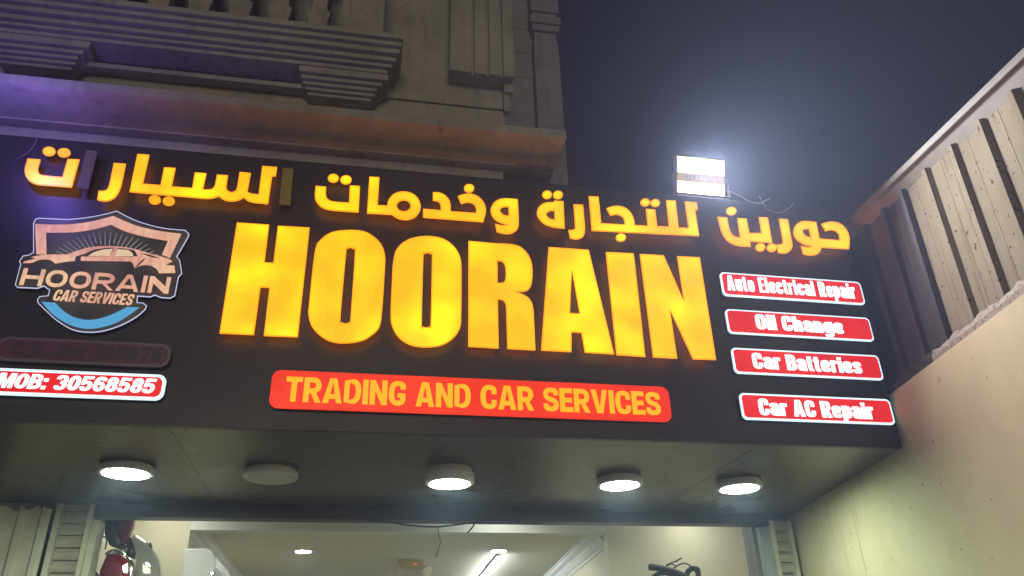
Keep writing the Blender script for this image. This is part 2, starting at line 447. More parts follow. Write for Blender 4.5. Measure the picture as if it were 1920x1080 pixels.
def glyph(ch, W, s, t, X=0.76, r=0.26):
    """width and shapes (each a list of loops) of one character, capitals one unit high"""
    L, R, B, T, h = s/2, W-s/2, t/2, 1-t/2, X-t/2
    w = W*0.94; Rl = w-s/2; q = s*1.04
    S = lambda p, c=False, a=s, b=t: stroke(p, a, b, c)
    bar = lambda x0, x1, y0, y1: [[(x0, y0), (x1, y0), (x1, y1), (x0, y1)]]
    stem = lambda x, y0, y1: bar(x-s/2, x+s/2, y0, y1)
    if ch == ' ': return W*0.42, []
    if ch == '.': return s*1.05, [bar(0, s, 0, s)]
    if ch == ':': return s*1.1, [bar(0, s, 0, s*.95), bar(0, s, .52, .52+s*.95)]
    if ch in 'A\u039b':
        w2 = W*1.12; m = w2/2; ya = .84; y0 = .17; y1 = y0+t*.95
        xl = lambda y: q+(m-q)*y/ya; xr = lambda y: w2-q+(m-w2+q)*y/ya
        if ch != 'A': return w2, [[[(0,0),(m-s*.6,1),(m+s*.6,1),(w2,0),(w2-q,0),(m,ya),(q,0)]]]
        return w2, [[[(0,0),(m-s*.64,1),(m+s*.64,1),(w2,0),(w2-q,0),(xr(y0),y0),(xl(y0),y0),(q,0)], [(xl(y1),y1),(m,ya),(xr(y1),y1)]]]
    if ch == 'V':
        w2 = W*1.08; m = w2/2
        return w2, [[[(0,1),(q,1),(m,.26),(w2-q,1),(w2,1),(m+s*.6,0),(m-s*.6,0)]]]
    if ch == 'X':
        w2 = W*1.1; m = w2/2
        return w2, [[[(0,0),(m-s*.55,.5),(0,1),(q,1),(m,.68),(w2-q,1),(w2,1),(m+s*.55,.5),(w2,0),(w2-q,0),(m,.32),(q,0)]]]
    if ch == 'N': return W*1.03, [[[(0,0),(0,1),(s*.98,1),(W*1.03-s,.42),(W*1.03-s,1),(W*1.03,1),(W*1.03,0),(W*1.03-s*.98,0),(s,.58),(s,0)]]]
    if ch == 'M':
        w2 = W*1.32; m = w2/2
        return w2, [[[(0,0),(0,1),(s*1.3,1),(m,.40),(w2-s*1.3,1),(w2,1),(w2,0),(w2-s,0),(w2-s,.62),(m+s*.38,0),(m-s*.38,0),(s,.62),(s,0)]]]
    if ch == 'T': return W*.94, [[[(0,1),(W*.94,1),(W*.94,1-t),(W*.47+s/2,1-t),(W*.47+s/2,0),(W*.47-s/2,0),(W*.47-s/2,1-t),(0,1-t)]]]
    if ch == 'I': return s, [bar(0, s, 0, 1)]
    if ch == 'l': return s, [bar(0, s, 0, 1)]
    if ch == 'i': return s, [bar(0, s, 0, X), bar(0, s, X+.07, 1)]
    if ch == 'H': return W*1.04, [[[(0,0),(0,1),(s,1),(s,.5+t/2),(W*1.04-s,.5+t/2),(W*1.04-s,1),(W*1.04,1),(W*1.04,0),(W*1.04-s,0),(W*1.04-s,.5-t/2),(s,.5-t/2),(s,0)]]]
    if ch == 'E': return W*.82, [[[(0,0),(0,1),(W*.82,1),(W*.82,1-t),(s,1-t),(s,.5+t*.5),(W*.77,.5+t*.5),(W*.77,.5-t*.5),(s,.5-t*.5),(s,t),(W*.84,t),(W*.84,0)]]]
    if ch == 'O': return W, [S([(L,B,r),(L,T,r),(R,T,r),(R,B,r)], True)]
    if ch == '0': return w, [S([(L,B,r),(L,T,r),(Rl,T,r),(Rl,B,r)], True)]
    if ch == 'D': return W, [stroke([(L,B),(L,T),(R,T,r*1.1),(R,B,r*1.1)], s, t, True)]
    if ch == 'C': return W, [S([(R,.62),(R,T,r),(L,T,r),(L,B,r),(R,B,r),(R,.38)])]
    if ch == 'G': return W, [S([(R,.66),(R,T,r),(L,T,r),(L,B,r),(R,B,r*.6),(R,.5)]), bar(W*.52, R-s*.48, .5-t*.85, .5)]
    if ch == 'S': return W*.96, [S([(R-.02*W,.68),(R-.02*W,T,r),(L,T,r),(L,.55,r*.9),(R-.02*W,.45,r*.9),(R-.02*W,B,r),(L,B,r),(L,.32)], False, s*.96)]
    if ch in 'RP':
        ym = .46
        sh = [stem(L, 0, 1), S([(L,T),(R,T,r*.85),(R,ym,r*.85),(L,ym)])]
        if ch == 'R': sh.append([[(W*.36,ym),(W*.36+s*.95,ym),(W*1.03,0),(W*1.03-s*1.08,0)]])
        return W*1.02, sh
    if ch == 'B': return W, [stem(L, 0, 1), S([(L,T),(R-.03*W,T,r*.7),(R-.03*W,.52,r*.7),(L,.52)]), S([(L,.51),(R,.51,r*.8),(R,B,r*.8),(L,B)])]
    if ch == '1': return s*1.45, [bar(s*.45, s*1.45, 0, 1), [[(0,.86),(0,.68),(s*.5,.74),(s*.5,1)]]]
    if ch == '3': return w, [S([(L,.72),(L,T,r),(Rl,T,r),(Rl,.52,r*.8),(w*.42,.52)]), S([(w*.42,.51),(Rl,.51,r*.8),(Rl,B,r),(L,B,r),(L,.28)])]
    if ch == '5': return w, [[[(0.02,1),(w*.94,1),(w*.94,1-t),(s*.9,1-t),(s*.9,.42),(0,.42)]], S([(L*.9,.56),(Rl,.60,r*.9),(Rl,B,r),(L,B,r),(L,.29)])]
    if ch == '6': return w, [S([(Rl,.72),(Rl,T,r),(L,T,r),(L,B,r),(Rl,B,r),(Rl,.56,r*.8),(L,.56)])]
    if ch == '9': return w, [S([(L,.28),(L,B,r),(Rl,B,r),(Rl,T,r),(L,T,r),(L,.44,r*.8),(Rl,.44)])]
    if ch == '8': return w, [S([(L+.02,.52,r*.7),(L+.02,T,r),(Rl-.02,T,r),(Rl-.02,.52,r*.7)], True), S([(L,B,r),(L,.51,r*.7),(Rl,.51,r*.7),(Rl,B,r)], True)]
    if ch == '7': return w, [[[(0,1),(w,1),(w,1-t),(w*.3+s,0),(w*.3,0),(w-s*1.02,1-t),(0,1-t)]]]
    rl = r*.85
    if ch == 'o': return w, [S([(L,B,rl),(L,h,rl),(Rl,h,rl),(Rl,B,rl)], True)]
    if ch == 'a': return w, [S([(L,X-.24),(L,h,rl),(Rl,h,rl),(Rl,0)]), S([(Rl,.44),(L,.42,rl*.7),(L,B,rl*.8),(Rl-s*.2,B)], False, s*.95, t*.85)]
    if ch == 'c': return w, [S([(Rl,X*.62),(Rl,h,rl),(L,h,rl),(L,B,rl),(Rl,B,rl),(Rl,X*.38)])]
    if ch == 'e': return w, [S([(L,X*.47),(Rl,X*.47),(Rl,h,rl),(L,h,rl),(L,B,rl),(Rl,B,rl),(Rl,X*.30)], False, s, t*.85)]
    if ch == 'g': return w, [S([(L,B,rl),(L,h,rl),(Rl,h,rl),(Rl,B,rl)], True), S([(Rl,X),(Rl,-.18,rl),(L,-.18,rl),(L,-.08)], False, s, t*.85)]
    if ch == 'h': return w, [stem(L, 0, 1), S([(L,h-.02),(Rl,h,rl),(Rl,0)])]
    if ch == 'n': return w, [stem(L, 0, X), S([(L,h-.02),(Rl,h,rl),(Rl,0)])]
    if ch == 'u': return w, [stem(Rl, 0, X), S([(L,X),(L,B,rl),(Rl,B)])]
    if ch == 'p': return w, [stem(L, -.22, X), S([(L,B),(L,h),(Rl,h,rl),(Rl,B,rl)], True)]
    if ch == 'r': return w*.74, [stem(L, 0, X), S([(L,h-.10),(L+s*.45,h-.02,.08),(w*.74,h-.02)], False, s, t*1.25)]
    if ch == 's': return w*.94, [S([(Rl-.03,X*.66),(Rl-.03,h,rl),(L,h,rl),(L,X*.56,rl*.8),(Rl-.03,X*.44,rl*.8),(Rl-.03,B,rl),(L,B,rl),(L,X*.33)], False, s*.95, t*.85)]
    if ch == 't': return w*.66, [S([(L+.04,.94),(L+.04,B,rl*.7),(w*.64,B)]), bar(0, w*.62, X-t*.8, X)]
    raise KeyError(ch)
def lettering(text, x0, x1, zb, cap, y, mat, parent, W=0.56, s=0.22, t=0.155, gap=0.05, r=0.26, shear=0.0, slope=0.0, X=0.76, full=0.92):
    """fit a line of lettering between x0 and x1 with its baseline on zb and capitals of height cap"""
    pen = 0.0; shapes = []; ROUND[0] = full
    for ch in text:
        w_, sh = glyph(ch, W, s, t, X, r)
        for q in sh:
            shift = lambda lp: [(a+pen, b) for a, b in lp]
            shapes.append((shift(q[0]), shift(q[1]), q[2]) if isinstance(q, tuple) else [shift(lp) for lp in q])
        pen += w_+gap
    kx = (x1-x0)/(pen-gap); bm = bmesh.new()
    fit = lambda L: [(x0+a*kx+b*cap*shear, zb+b*cap+slope*a*kx) for a, b in L]
    for k, q in enumerate(shapes):
        yy = y - 0.0022 - 0.00012*(k % 5)
        if isinstance(q, tuple):
            A, B = fit(q[0]), fit(q[1]); n = len(A)
            fa = [bm.verts.new((a, yy-1e-6*i, c)) for i, (a, c) in enumerate(A)]; fb = [bm.verts.new((a, yy-1e-6*i, c)) for i, (a, c) in enumerate(B)]
            ba = [bm.verts.new((a, y, c)) for a, c in A]; bb = [bm.verts.new((a, y, c)) for a, c in B]
            for i in range(n if q[2] else n-1):
                j = (i+1) % n
                bm.faces.new((fa[i], fa[j], fb[j], fb[i])); bm.faces.new((fa[j], fa[i], ba[i], ba[j])); bm.faces.new((fb[i], fb[j], bb[j], bb[i]))
            if not q[2]:
                bm.faces.new((fa[0], fb[0], bb[0], ba[0])); bm.faces.new((fb[-1], fa[-1], ba[-1], bb[-1]))
        else:
            lp = [fit(L) for L in q]; front(bm, lp, yy); sides(bm, lp, yy, y)
    return mesh_raw('lettering', bm, mat, parent)

# ------------------------------------------------------------------ the shop sign
SX0, SX1, SZ0, SZ1, SOF = -2.35, 3.112, 2.850, 4.512, 1.79
sign = thing('shop_sign', 'wide black shop sign with amber HOORAIN lettering and a line of Arabic above it', 'shop sign', (0.6, 0, SZ0))
bm = bmesh.new()
box(bm, SX0, SX1-0.004, 0.0, 0.03, SZ0, SZ1)
board = build('sign_board', bm, PANEL, sign)
bv = board.modifiers.new('bevel', 'BEVEL'); bv.width = 0.004; bv.segments = 2
bm = bmesh.new()      # folded lower edge and right end strip stand a little proud
box(bm, SX0, SX1-0.006, -0.006, -0.0002, SZ0-0.002, SZ0+0.028)
box(bm, SX1-0.034, SX1-0.006, -0.006, -0.0002, SZ0+0.0285, SZ1)
build('edge_trim', bm, PANEL, sign)
# soffit in four sheets with open joints
bm = bmesh.new()
xs = [SX0, -0.93, 0.93, 2.22]
for a, b in zip(xs, xs[1:]): box(bm, a+0.0015, b-0.0015, 0.031, SOF, SZ0+random.uniform(0, .0015), SZ0+0.02)
x_r = lambda y: (WO + WD*((y-WO.y)/WD.y)).x - 0.004
v = [bm.verts.new(p) for p in ((2.2215, 0.031, SZ0), (x_r(0.031), 0.031, SZ0), (x_r(SOF), SOF, SZ0), (2.2215, SOF, SZ0),
                               (2.2215, 0.031, SZ0+.02), (x_r(0.031), 0.031, SZ0+.02), (x_r(SOF), SOF, SZ0+.02), (2.2215, SOF, SZ0+.02))]
for f in ((0, 3, 2, 1), (4, 5, 6, 7), (0, 1, 5, 4), (1, 2, 6, 5), (2, 3, 7, 6), (3, 0, 4, 7)): bm.faces.new([v[i] for i in f])
build('soffit_panel', bm, SOFFIT, sign)
bm = bmesh.new(); box(bm, SX0, SX1-0.01, 0.031, SOF, SZ1-0.02, SZ1-0.002)
build('top_panel', bm, PANEL, sign)
# header over the door
bm = bmesh.new()
box(bm, -1.735, 3.16, SOF+0.001, SOF+0.14, 2.780, SZ0+0.02)
box(bm, -1.735, 3.16, SOF-0.012, SOF+0.10, 2.766, 2.779)
build('header_panel', bm, HEADER, sign)

Z1 = (20, 250, 6.0); Z2 = (300, 250, 6.0); Z3 = (570, 300, 6.0); Z4 = (790, 310, 6.0); Z5 = (1060, 330, 6.0); Z6 = (1310, 350, 6.0)
def P(poly, z): return on_face(poly, z, TF)
def E_(e, z): return ellipse_face(e, z, TF)
def arabic(polys, dots, z, mat=AMBER, dotmat=AMBER, label=None, side=None):
    f = letter([[P(q, z) for q in loops] for loops in polys], mat, sign, label, side)
    for d in dots: letter([[E_(d, z)]], dotmat, sign, None, side, 'letter_dot')
    return f
arabic([[[(190,282),(333,292),(303,400),(318,442,1),(362,468,1),(580,490),(640,285),(773,292),(685,606),(300,577),(232,550,1),(182,505,1),(157,440,1),(160,380)]]],
       [(430,200,72,50)], Z1)
letter([[E_((598,215,72,50), Z1)]], AMBER_DIM, sign, None, None, 'letter_dot')
arabic([[[(850,185),(978,200),(872,627),(745,612)]]], [], Z1, DEAD, label='unlit grey upright stroke between two amber letters')
arabic([[[(1160,330),(1295,342),(1245,580),(1215,660,1),(1165,725,1),(1090,758,1),(1030,760,1),(972,745),(988,645),(1048,642,1),(1085,625,1),(1108,575)]]], [], Z1)
arabic([[[(-345,655),(-255,230),(-120,240),(-195,565),(5,580),(45,380),(175,388),(130,595),(360,612),(390,437),(523,447),(483,628),(550,630,1),(597,612,1),(620,570),(640,462),(765,470),(745,600),(762,642,1),(805,660,1),(848,643,1),(868,600),(895,433),(1022,445),(982,655),(1030,676,1),(1108,685),(1150,365),(1318,378),(1303,478),(1262,478),(1215,792),(1060,778),(990,757,1),(940,718),(880,750,1),(800,762,1),(720,745,1),(660,705),(600,725,1),(540,732,1),(480,730)]]],
       [], Z2)
for d in ((-60,745,67,50), (98,760,67,50)): letter([[E_(d, Z2)]], AMBER_DIM, sign, None, None, 'letter_dot')
arabic([[[(1382,388),(1500,398),(1465,805),(1340,795)]]], [], Z2, DEAD2, label='faintly lit olive upright stroke beside the amber letters')
arabic([[[(130,288),(250,298),(246,380),(260,428,1),(300,456,1),(350,467,1),(505,478),(515,283),(632,292),(615,586),(340,567),(250,552,1),(180,515,1),(130,450,1),(120,380)]]],
       [(330,202,62,48), (472,220,64,50)], Z3)
arabic([[[(735,185),(850,192),(830,505),(936,512),(945,460,1),(985,400,1),(1050,362,1),(1125,352,1),(1210,370,1),(1280,425,1),(1313,510,1),(1300,580,1),(1250,640,1),(1180,668,1),(1110,670,1),(1045,650,1),(990,612),(708,597)],
         [(1122+78*cos(a*pi/10), 513+63*sin(a*pi/10)) for a in range(20)]]], [], Z3)
arabic([[[(20,487),(220,503),(217,445,1),(192,405,1),(130,393),(130,300),(200,303,1),(270,335,1),(318,395,1),(332,460),(330,515),(615,535),(617,485),(600,445,1),(560,420,1),(510,415,1),(450,430),(410,343),(480,322,1),(560,318,1),(640,348,1),(700,410,1),(728,490,1),(720,560,1),(697,636),(20,583)]]],
       [(538,255,58,47)], Z4)
arabic([[[(1087,380),(960,368,1),(880,378,1),(815,420,1),(780,490,1),(795,560,1),(840,615,1),(910,650,1),(985,667),(930,675,1),(880,668,1),(833,655),(850,745),(920,765,1),(990,768,1),(1050,745,1),(1090,700,1),(1098,620)],
         [(982,465),(985,565),(935,560,1),(898,530,1),(888,500,1),(905,475,1),(940,465,1)]]], [], Z4)
arabic([[[(1495,395),(1600,402),(1613,708),(1500,695,1),(1400,665,1),(1335,610,1),(1302,540,1),(1320,470,1),(1380,425,1),(1440,412,1),(1495,412)],
         [(1498,508),(1503,608),(1450,600,1),(1415,570,1),(1408,545,1),(1430,518,1),(1460,508,1)]]],
       [(1415,328,55,46), (1538,330,55,46)], Z4)
arabic([[[(1715,438),(1820,442),(1842,690),(1840,755,1),(1815,805,1),(1760,828,1),(1710,825,1),(1675,815),(1657,725),(1700,725,1),(1725,713,1),(1732,685)]]], [], Z4)
arabic([[[(265,225),(375,232),(405,530),(670,545),(665,500,1),(645,460,1),(600,435,1),(560,432,1),(510,445),(463,362),(530,338,1),(610,335,1),(690,365,1),(750,430,1),(778,500,1),(782,550),(930,558),(907,368),(1012,375),(1035,562),(1170,570),(1135,270),(1243,275),(1275,578),(1388,582),(1347,285),(1480,295),(1490,380),(1462,378),(1507,672),(300,613)]]],
       [(900,295,53,43), (1013,302,53,42), (627,690,57,45)], Z5)
arabic([[[(215,338),(320,345),(345,470),(372,530,1),(410,560,1),(470,571),(438,352),(540,357),(572,520),(710,520),(680,340),(780,345),(828,630),(580,612),(588,672),(470,665,1),(380,640,1),(310,590,1),(260,505)]]],
       [(370,272,57,45), (697,680,55,45), (825,685,55,47)], Z6, side=RETURN)
arabic([[[(905,360),(1005,365),(1055,640),(1055,675,1),(1035,715,1),(990,745,1),(940,748,1),(897,738),(880,650),(920,648,1),(945,632,1),(950,600)]]], [], Z6, side=RETURN)
arabic([[[(1325,397),(1200,385,1),(1130,400,1),(1085,445,1),(1070,510,1),(1090,570,1),(1140,620,1),(1210,655,1),(1285,665),(1230,680,1),(1155,665),(1180,755),(1240,770,1),(1300,768,1),(1360,740,1),(1385,682),(1692,700),(1700,600,1),(1685,520,1),(1640,450,1),(1575,405,1),(1500,392,1),(1435,400,1),(1383,418),(1432,500),(1480,485,1),(1540,495,1),(1580,540,1),(1590,602),(1360,582)],
         [(1243,475),(1265,572),(1215,555,1),(1180,525,1),(1172,495,1),(1195,478,1)]]], [], Z6, side=RETURN)

Z7 = (400, 400, 4.153); Z8 = (700, 420, 4.153); Z9 = (980, 450, 4.5)
def big(loops, z): letter([[P(q, z) for q in loops]], AMBER, sign)
big([[(183,70),(435,87),(398,380),(467,384),(502,95),(750,110),(658,963),(392,952),(437,577),(367,574),(316,945),(47,933)]], Z7)
big([[(790,300,1),(835,205,1),(925,145,1),(1060,128,1),(1170,138,1),(1246,178,1),(1310,245,1),(1338,335,1),(1335,450,1),(1315,760,1),(1295,880,1),(1246,938,1),(1160,990,1),(1030,1010,1),(910,995,1),(820,940,1),(765,875,1),(740,790,1),(745,700,1)],
     [(1035,305,1),(1045,275,1),(1068,265,1),(1095,278,1),(1102,310,1),(1068,810,1),(1058,845,1),(1028,857,1),(998,845,1),(990,810,1)]], Z7)
big([[(155,290,1),(185,190,1),(270,120,1),(400,92,1),(530,108,1),(620,165,1),(675,250,1),(687,360,1),(685,720,1),(675,810,1),(625,885,1),(540,940,1),(430,958,1),(300,945,1),(200,885,1),(145,790,1),(135,690,1),(146,420,1)],
     [(390,262,1),(400,232,1),(425,222,1),(450,235,1),(457,265,1),(446,765,1),(435,795,1),(412,805,1),(388,795,1),(378,765,1)]], Z8)
big([[(741,130),(960,150),(1080,157,1),(1150,180,1),(1205,235,1),(1235,310,1),(1240,400,1),(1228,480,1),(1190,520,1),(1105,527),(1160,545,1),(1210,575,1),(1240,625,1),(1250,700),(1263,982),(1045,970),(1035,650),(1028,612,1),(1005,590,1),(970,582),(977,967),(740,953)],
     [(967,283),(1005,292,1),(1028,330,1),(1032,400,1),(1022,445,1),(1000,457,1),(968,457)]], Z8)
big([[(220,58),(558,82),(773,963),(527,948),(497,782),(413,775),(412,943),(157,930)], [(415,240),(482,620),(400,615)]], Z9)
big([[(703,100),(938,112),(1036,985),(793,968)]], Z9)
big([[(990,117),(1190,127),(1365,525),(1305,135),(1495,145),(1633,1010),(1440,1003),(1240,575),(1305,998),(1103,988)]], Z9)

# ------------------------------------------------------------------ light boxes with writing
def rect_of(corn, y):
    q = [at_y(px_, py_, y) for px_, py_ in corn]           # TL TR BR BL
    return ((q[0].x+q[3].x)/2, (q[1].x+q[2].x)/2, (q[2].z+q[3].z)/2, (q[0].z+q[1].z)/2)
def text_box(pl, pr, y):
    """pl = (x, y_top, y_base) at the first letter, pr the same at the last"""
    a, b = at_y(pl[0], pl[1], y), at_y(pl[0], pl[2], y); c, d = at_y(pr[0], pr[1], y), at_y(pr[0], pr[2], y)
    return (b.x, d.x, (b.z+d.z)/2, ((a.z-b.z)+(c.z-d.z))/2)
def light_box(name, label, corn, border, mats, texts, r=0.035, group=None, depth=0.040):
    x0, x1, z0, z1 = rect_of(corn, -depth)
    t = thing(name, label, 'sign', ((x0+x1)/2, 0, z0), group)
    out = rrect(x0, x1, z0, z1, r)
    bm = bmesh.new(); sides(bm, [out], -depth+0.012, -0.0005); build('box_side', bm, RETURN_Y, t)
    bm = bmesh.new(); front(bm, [out], -depth+0.002); sides(bm, [out], -depth+0.002, -depth+0.012)
    mesh_raw('border', bm, mats[0], t)
    if border:
        inn = rrect(x0+border, x1-border, z0+border, z1-border, max(r-border*.6, .006))
        bm = bmesh.new(); front(bm, [inn], -depth-0.001); sides(bm, [inn], -depth-0.001, -depth+0.002)
        mesh_raw('panel', bm, mats[1], t)
    for (s, pl, pr, kw) in texts:
        X0, X1, ZB, CH = text_box(pl, pr, -depth)
        lettering(s, X0, X1, ZB, CH, -depth-0.0015, mats[2], t, **kw)
    return t
g = 'red service signs at the right end of the shop sign'
W3 = (WHITE_EDGE, RED, WHITE_LIT)
light_box('service_sign', 'small red sign reading Auto Electrical Repair, the topmost of its column',
          [(1348.8,511.5),(1616,527),(1619.6,569.7),(1358,555)], 0.0105, W3, [('Auto Electrical Repair', (1365,518.5,545.5), (1606,531.5,559.5), dict(W=.50, s=.21, t=.145, gap=.07, full=1.5))], 0.028, g)
light_box('service_sign', 'small red sign reading Oil Change, under the Auto Electrical Repair sign',
          [(1360.5,579),(1632,596),(1637.5,640),(1366,624)], 0.0095, W3, [('Oil Change', (1419,590,617), (1583,599,627), dict(W=.56, s=.235, full=1.5))], 0.028, g)
light_box('service_sign', 'small red sign reading Car Batteries, between Oil Change and Car AC Repair',
          [(1371.8,651),(1649.5,667),(1655.8,714.6),(1377,697)], 0.0105, W3, [('Car Batteries', (1413,661.5,690), (1618,673,702), dict(W=.56, s=.235, full=1.5))], 0.028, g)
light_box('service_sign', 'small red sign reading Car AC Repair, the lowest of its column',
          [(1385.6,738),(1670,747),(1677,795),(1394.5,787)], 0.0115, W3, [('Car AC Repair', (1425,748.5,778), (1641,755.5,787), dict(W=.56, s=.235, full=1.5))], 0.028, g)
light_box('slogan_sign', 'long orange red sign reading TRADING AND CAR SERVICES under the big amber letters',
          [(509,692),(1253,726),(1261,792),(506,763)], 0.0, (ORANGE_RED, None, ORANGE_TXT), [('TRADING AND CAR SERVICES', (533,706,752), (1240,736,780), dict(W=.74, s=.235, t=.20, gap=.07, r=.36))], 0.045)
light_box('phone_sign', 'bright red sign with white edge reading MOB: 30568585 at the lower left',
          [(-34,688),(311,703),(307,751),(-42,737.5)], 0.0155, W3, [('MOB: 30568585', (-10,698,725.5), (286,711.5,739), dict(W=.66, s=.235, t=.19, gap=.06, r=.34, shear=0.16))], 0.04)
light_box('registration_sign', 'unlit dull red sign reading C.R. No: 199878 under the logo',
          [(-6,629),(322,646),(317,689),(-10,675)], 0.014, (GREY_OFF, RED_OFF, GREY_OFF_TXT), [('C.R. No: 199878', (17,641.5,667), (298,652,679), dict(W=.62, s=.20, t=.17, gap=.12, r=.34, shear=0.14))], 0.05)

# ------------------------------------------------------------------ logo sign
ZL = (20, 380, 4.154); YL = -0.035
logo = thing('logo_sign', 'shield shaped logo sign with a pink car outline and a blue crescent', 'sign', tuple(at_y(180, 620, 0)))
def L_(poly, y=YL): return on_face(poly, ZL, y)
def layer(name, loops_list, k, mat, parent=None):
    y = YL-0.0022*k; bm = bmesh.new()
    for loops in loops_list:
        lp = [L_(q, y) for q in loops]; front(bm, lp, y); sides(bm, lp, y, y+0.002)
    return mesh_raw(name, bm, mat, parent or logo)
OUT = [(175,160),(190,128),(215,117),(440,128),(580,115,1),(720,90,1),(825,62),(960,130,1),(1080,170,1),(1200,197,1),(1360,212),(1390,240),(1385,265),(1295,420),(1318,445),(1330,520),(1335,550),(1308,580),(1280,725),(1240,745),(1170,740),(1120,720),(1090,735),(990,728),(985,775),(1030,778),(1060,800),(1050,830),(980,890,1),(860,955,1),(720,1000,1),(600,1010,1),(480,990,1),(360,920,1),(270,840,1),(210,780),(205,755),(225,728),(290,722),(300,680),(255,650),(205,668),(50,660),(32,640),(75,480),(65,455),(95,412),(140,405),(175,385)]
lp = L_(OUT); bm = bmesh.new(); sides(bm, [lp], YL+0.006, -0.0005); mesh_raw('box_side', bm, RETURN_Y, logo)
bm = bmesh.new(); front(bm, [lp], YL+0.0005); sides(bm, [lp], YL+0.0005, YL+0.006); mesh_raw('lit_edge', bm, LOGO_EDGE, logo)
cxm = sum(p[0] for p in OUT)/len(OUT); cym = sum(p[1] for p in OUT)/len(OUT)
def inset(poly, d):
    n = len(poly); out = []
    for i, p in enumerate(poly):
        a, b = poly[i-1], poly[(i+1) % n]
        e1 = Vector((p[0]-a[0], p[1]-a[1])).normalized(); e2 = Vector((b[0]-p[0], b[1]-p[1])).normalized()
        nn = Vector((-(e1.y+e2.y), e1.x+e2.x))
        if nn.length < 1e-4: nn = Vector((-e1.y, e1.x))
        nn.normalize(); k = d/max(0.45, nn.dot(Vector((-e1.y, e1.x))))
        q = (p[0]+nn.x*k, p[1]+nn.y*k)
        out.append(q if len(p) == 2 else (*q, 1))
    return out
layer('film', [[inset(OUT, 6.5)]], 1, LOGO_DARK)
layer('shield', [[[(190,165),(300,170),(450,168,1),(620,148,1),(800,103),(960,172,1),(1130,215,1),(1330,242),(1240,430),(1178,405),(1225,297),(1060,268,1),(900,225,1),(780,170),(640,208,1),(480,230,1),(275,232),(278,402),(200,400)]]], 2, LOGO_PINK)
rays = []
for i in range(23):
    a = radians(207+ i*(126/22)); k = 0.86+0.14*((i*7) % 5)/4
    c, s = cos(a), sin(a); r0 = 205+10*((i*3) % 4); r1 = 250+70*k
    ox, oy = 735+c*1.45*r0, 545+s*1.0*r0; ex, ey = 735+c*1.45*r1, 545+s*1.0*r1
    wv = 2.6; rays.append([[(ox-wv*s, oy+wv*c), (ex-0.8*s, ey+0.8*c), (ex+0.8*s, ey-0.8*c), (ox+wv*s, oy-wv*c)]])
layer('sun_rays', rays, 2, LOGO_RAY)
layer('car_shape', [[[(92,470),(105,458),(150,446),(195,435),(160,424),(240,406),(330,403),(440,403),(510,376,1),(620,346,1),(760,337,1),(880,345,1),(980,365,1),(1080,395,1),(1160,415),(1240,440),(1258,457),(1205,484),(1275,490),(1282,546),(1155,549),(1135,515,1),(1085,488,1),(1020,488,1),(965,512),(950,470),(930,456),(540,452),(500,452),(420,460),(345,474),(318,450,1),(265,440,1),(215,447,1),(165,468)]]], 3, LOGO_PINK)
layer('car_window', [[[(500,452),(505,420),(575,398),(650,366,1),(730,354,1),(805,350),(790,380),(770,416),(545,418),(545,452)]],
                     [[(833,354),(900,358,1),(965,372),(990,415),(940,420),(815,420)]],
                     [[(1010,392),(1080,404),(1165,432),(1100,425)]], [[(1000,470),(1045,430),(1042,445),(985,498),(965,508)]]], 4, LOGO_DARK)
layer('car_glass', [[[(605,414),(650,386,1),(715,366),(795,358),(770,414)]], [[(833,362),(915,368),(945,388),(958,416),(812,418)]]], 5, LOGO_CREAM)
layer('crescent', [[[(240,772),(345,778),(420,850,1),(500,893,1),(600,913,1),(700,900,1),(800,865,1),(910,812),(1003,815),(860,915,1),(740,962,1),(600,982,1),(460,950,1),(330,870,1)]]], 2, LOGO_BLUE)
def zl(x, y): return (20+x/4.154, 380+y/4.154)
def logo_text(words, a, b, cap, shear, **kw):
    # a, b: baseline ends in zoom pixels, cap: capital height there
    pa, pb = zl(*a), zl(*b); qa = (pa[0], pa[1]-cap/4.154)
    yl = YL-0.0066; A, B, T = at_y(*pa, yl), at_y(*pb, yl), at_y(*qa, yl)
    lettering(words, A.x, B.x, A.z, T.z-A.z, yl, LOGO_PINK, logo, shear=shear, slope=(B.z-A.z)/(B.x-A.x), **kw)
logo_text('HOORAIN', (65,641), (1226,710), 133, 0.0, W=1.12, s=.225, t=.20, gap=.13, r=.55)
logo_text('CAR SERVICES', (322,762), (938,800), 88, 0.14, W=.56, s=.19, t=.16, gap=.07)

# ------------------------------------------------------------------ round soffit lamps
g = 'round surface lamps under the sign'
def soffit_lamp(c, r, drop, lit, label):
    o = at_z(*c, SZ0-drop)
    t = thing('ceiling_lamp', label, 'lamp', (o.x, o.y, SZ0), g)
    zx = Vector((1, 0, 0)); zy = Vector((0, 1, 0)); base = Vector((o.x, o.y, SZ0-0.0005))
    bm = bmesh.new()
    lathe(bm, [(r*0.90, 0), (r*0.90, -drop*0.35), (r, -drop*0.36), (r, -drop+0.006), (r-0.006, -drop), (r*0.83, -drop), (r*0.82, -drop+0.004)], base, UP, zx, zy)
    build('housing', bm, WHITE_PLASTIC, t)
    bm = bmesh.new(); lathe(bm, [(r*0.815, -drop+0.002), (r*0.81, -drop-0.0015), (r*0.6, -drop-0.003)], base, UP, zx, zy)
    build('diffuser', bm, LAMP_ON if lit else LAMP_OFF, t)
soffit_lamp((236,889), 0.152, 0.045, True, 'lit round lamp under the sign, nearest the left end')
soffit_lamp((507,897), 0.158, 0.050, False, 'unlit round lamp under the sign, the only dark one')
soffit_lamp((843,908), 0.147, 0.090, True, 'lit round lamp hanging lowest, between the dark lamp and the right pair')
soffit_lamp((1162,911), 0.147, 0.050, True, 'lit round lamp under the sign, left one of the right pair')
soffit_lamp((1387,917), 0.150, 0.050, True, 'lit round lamp under the sign, closest to the yard wall')

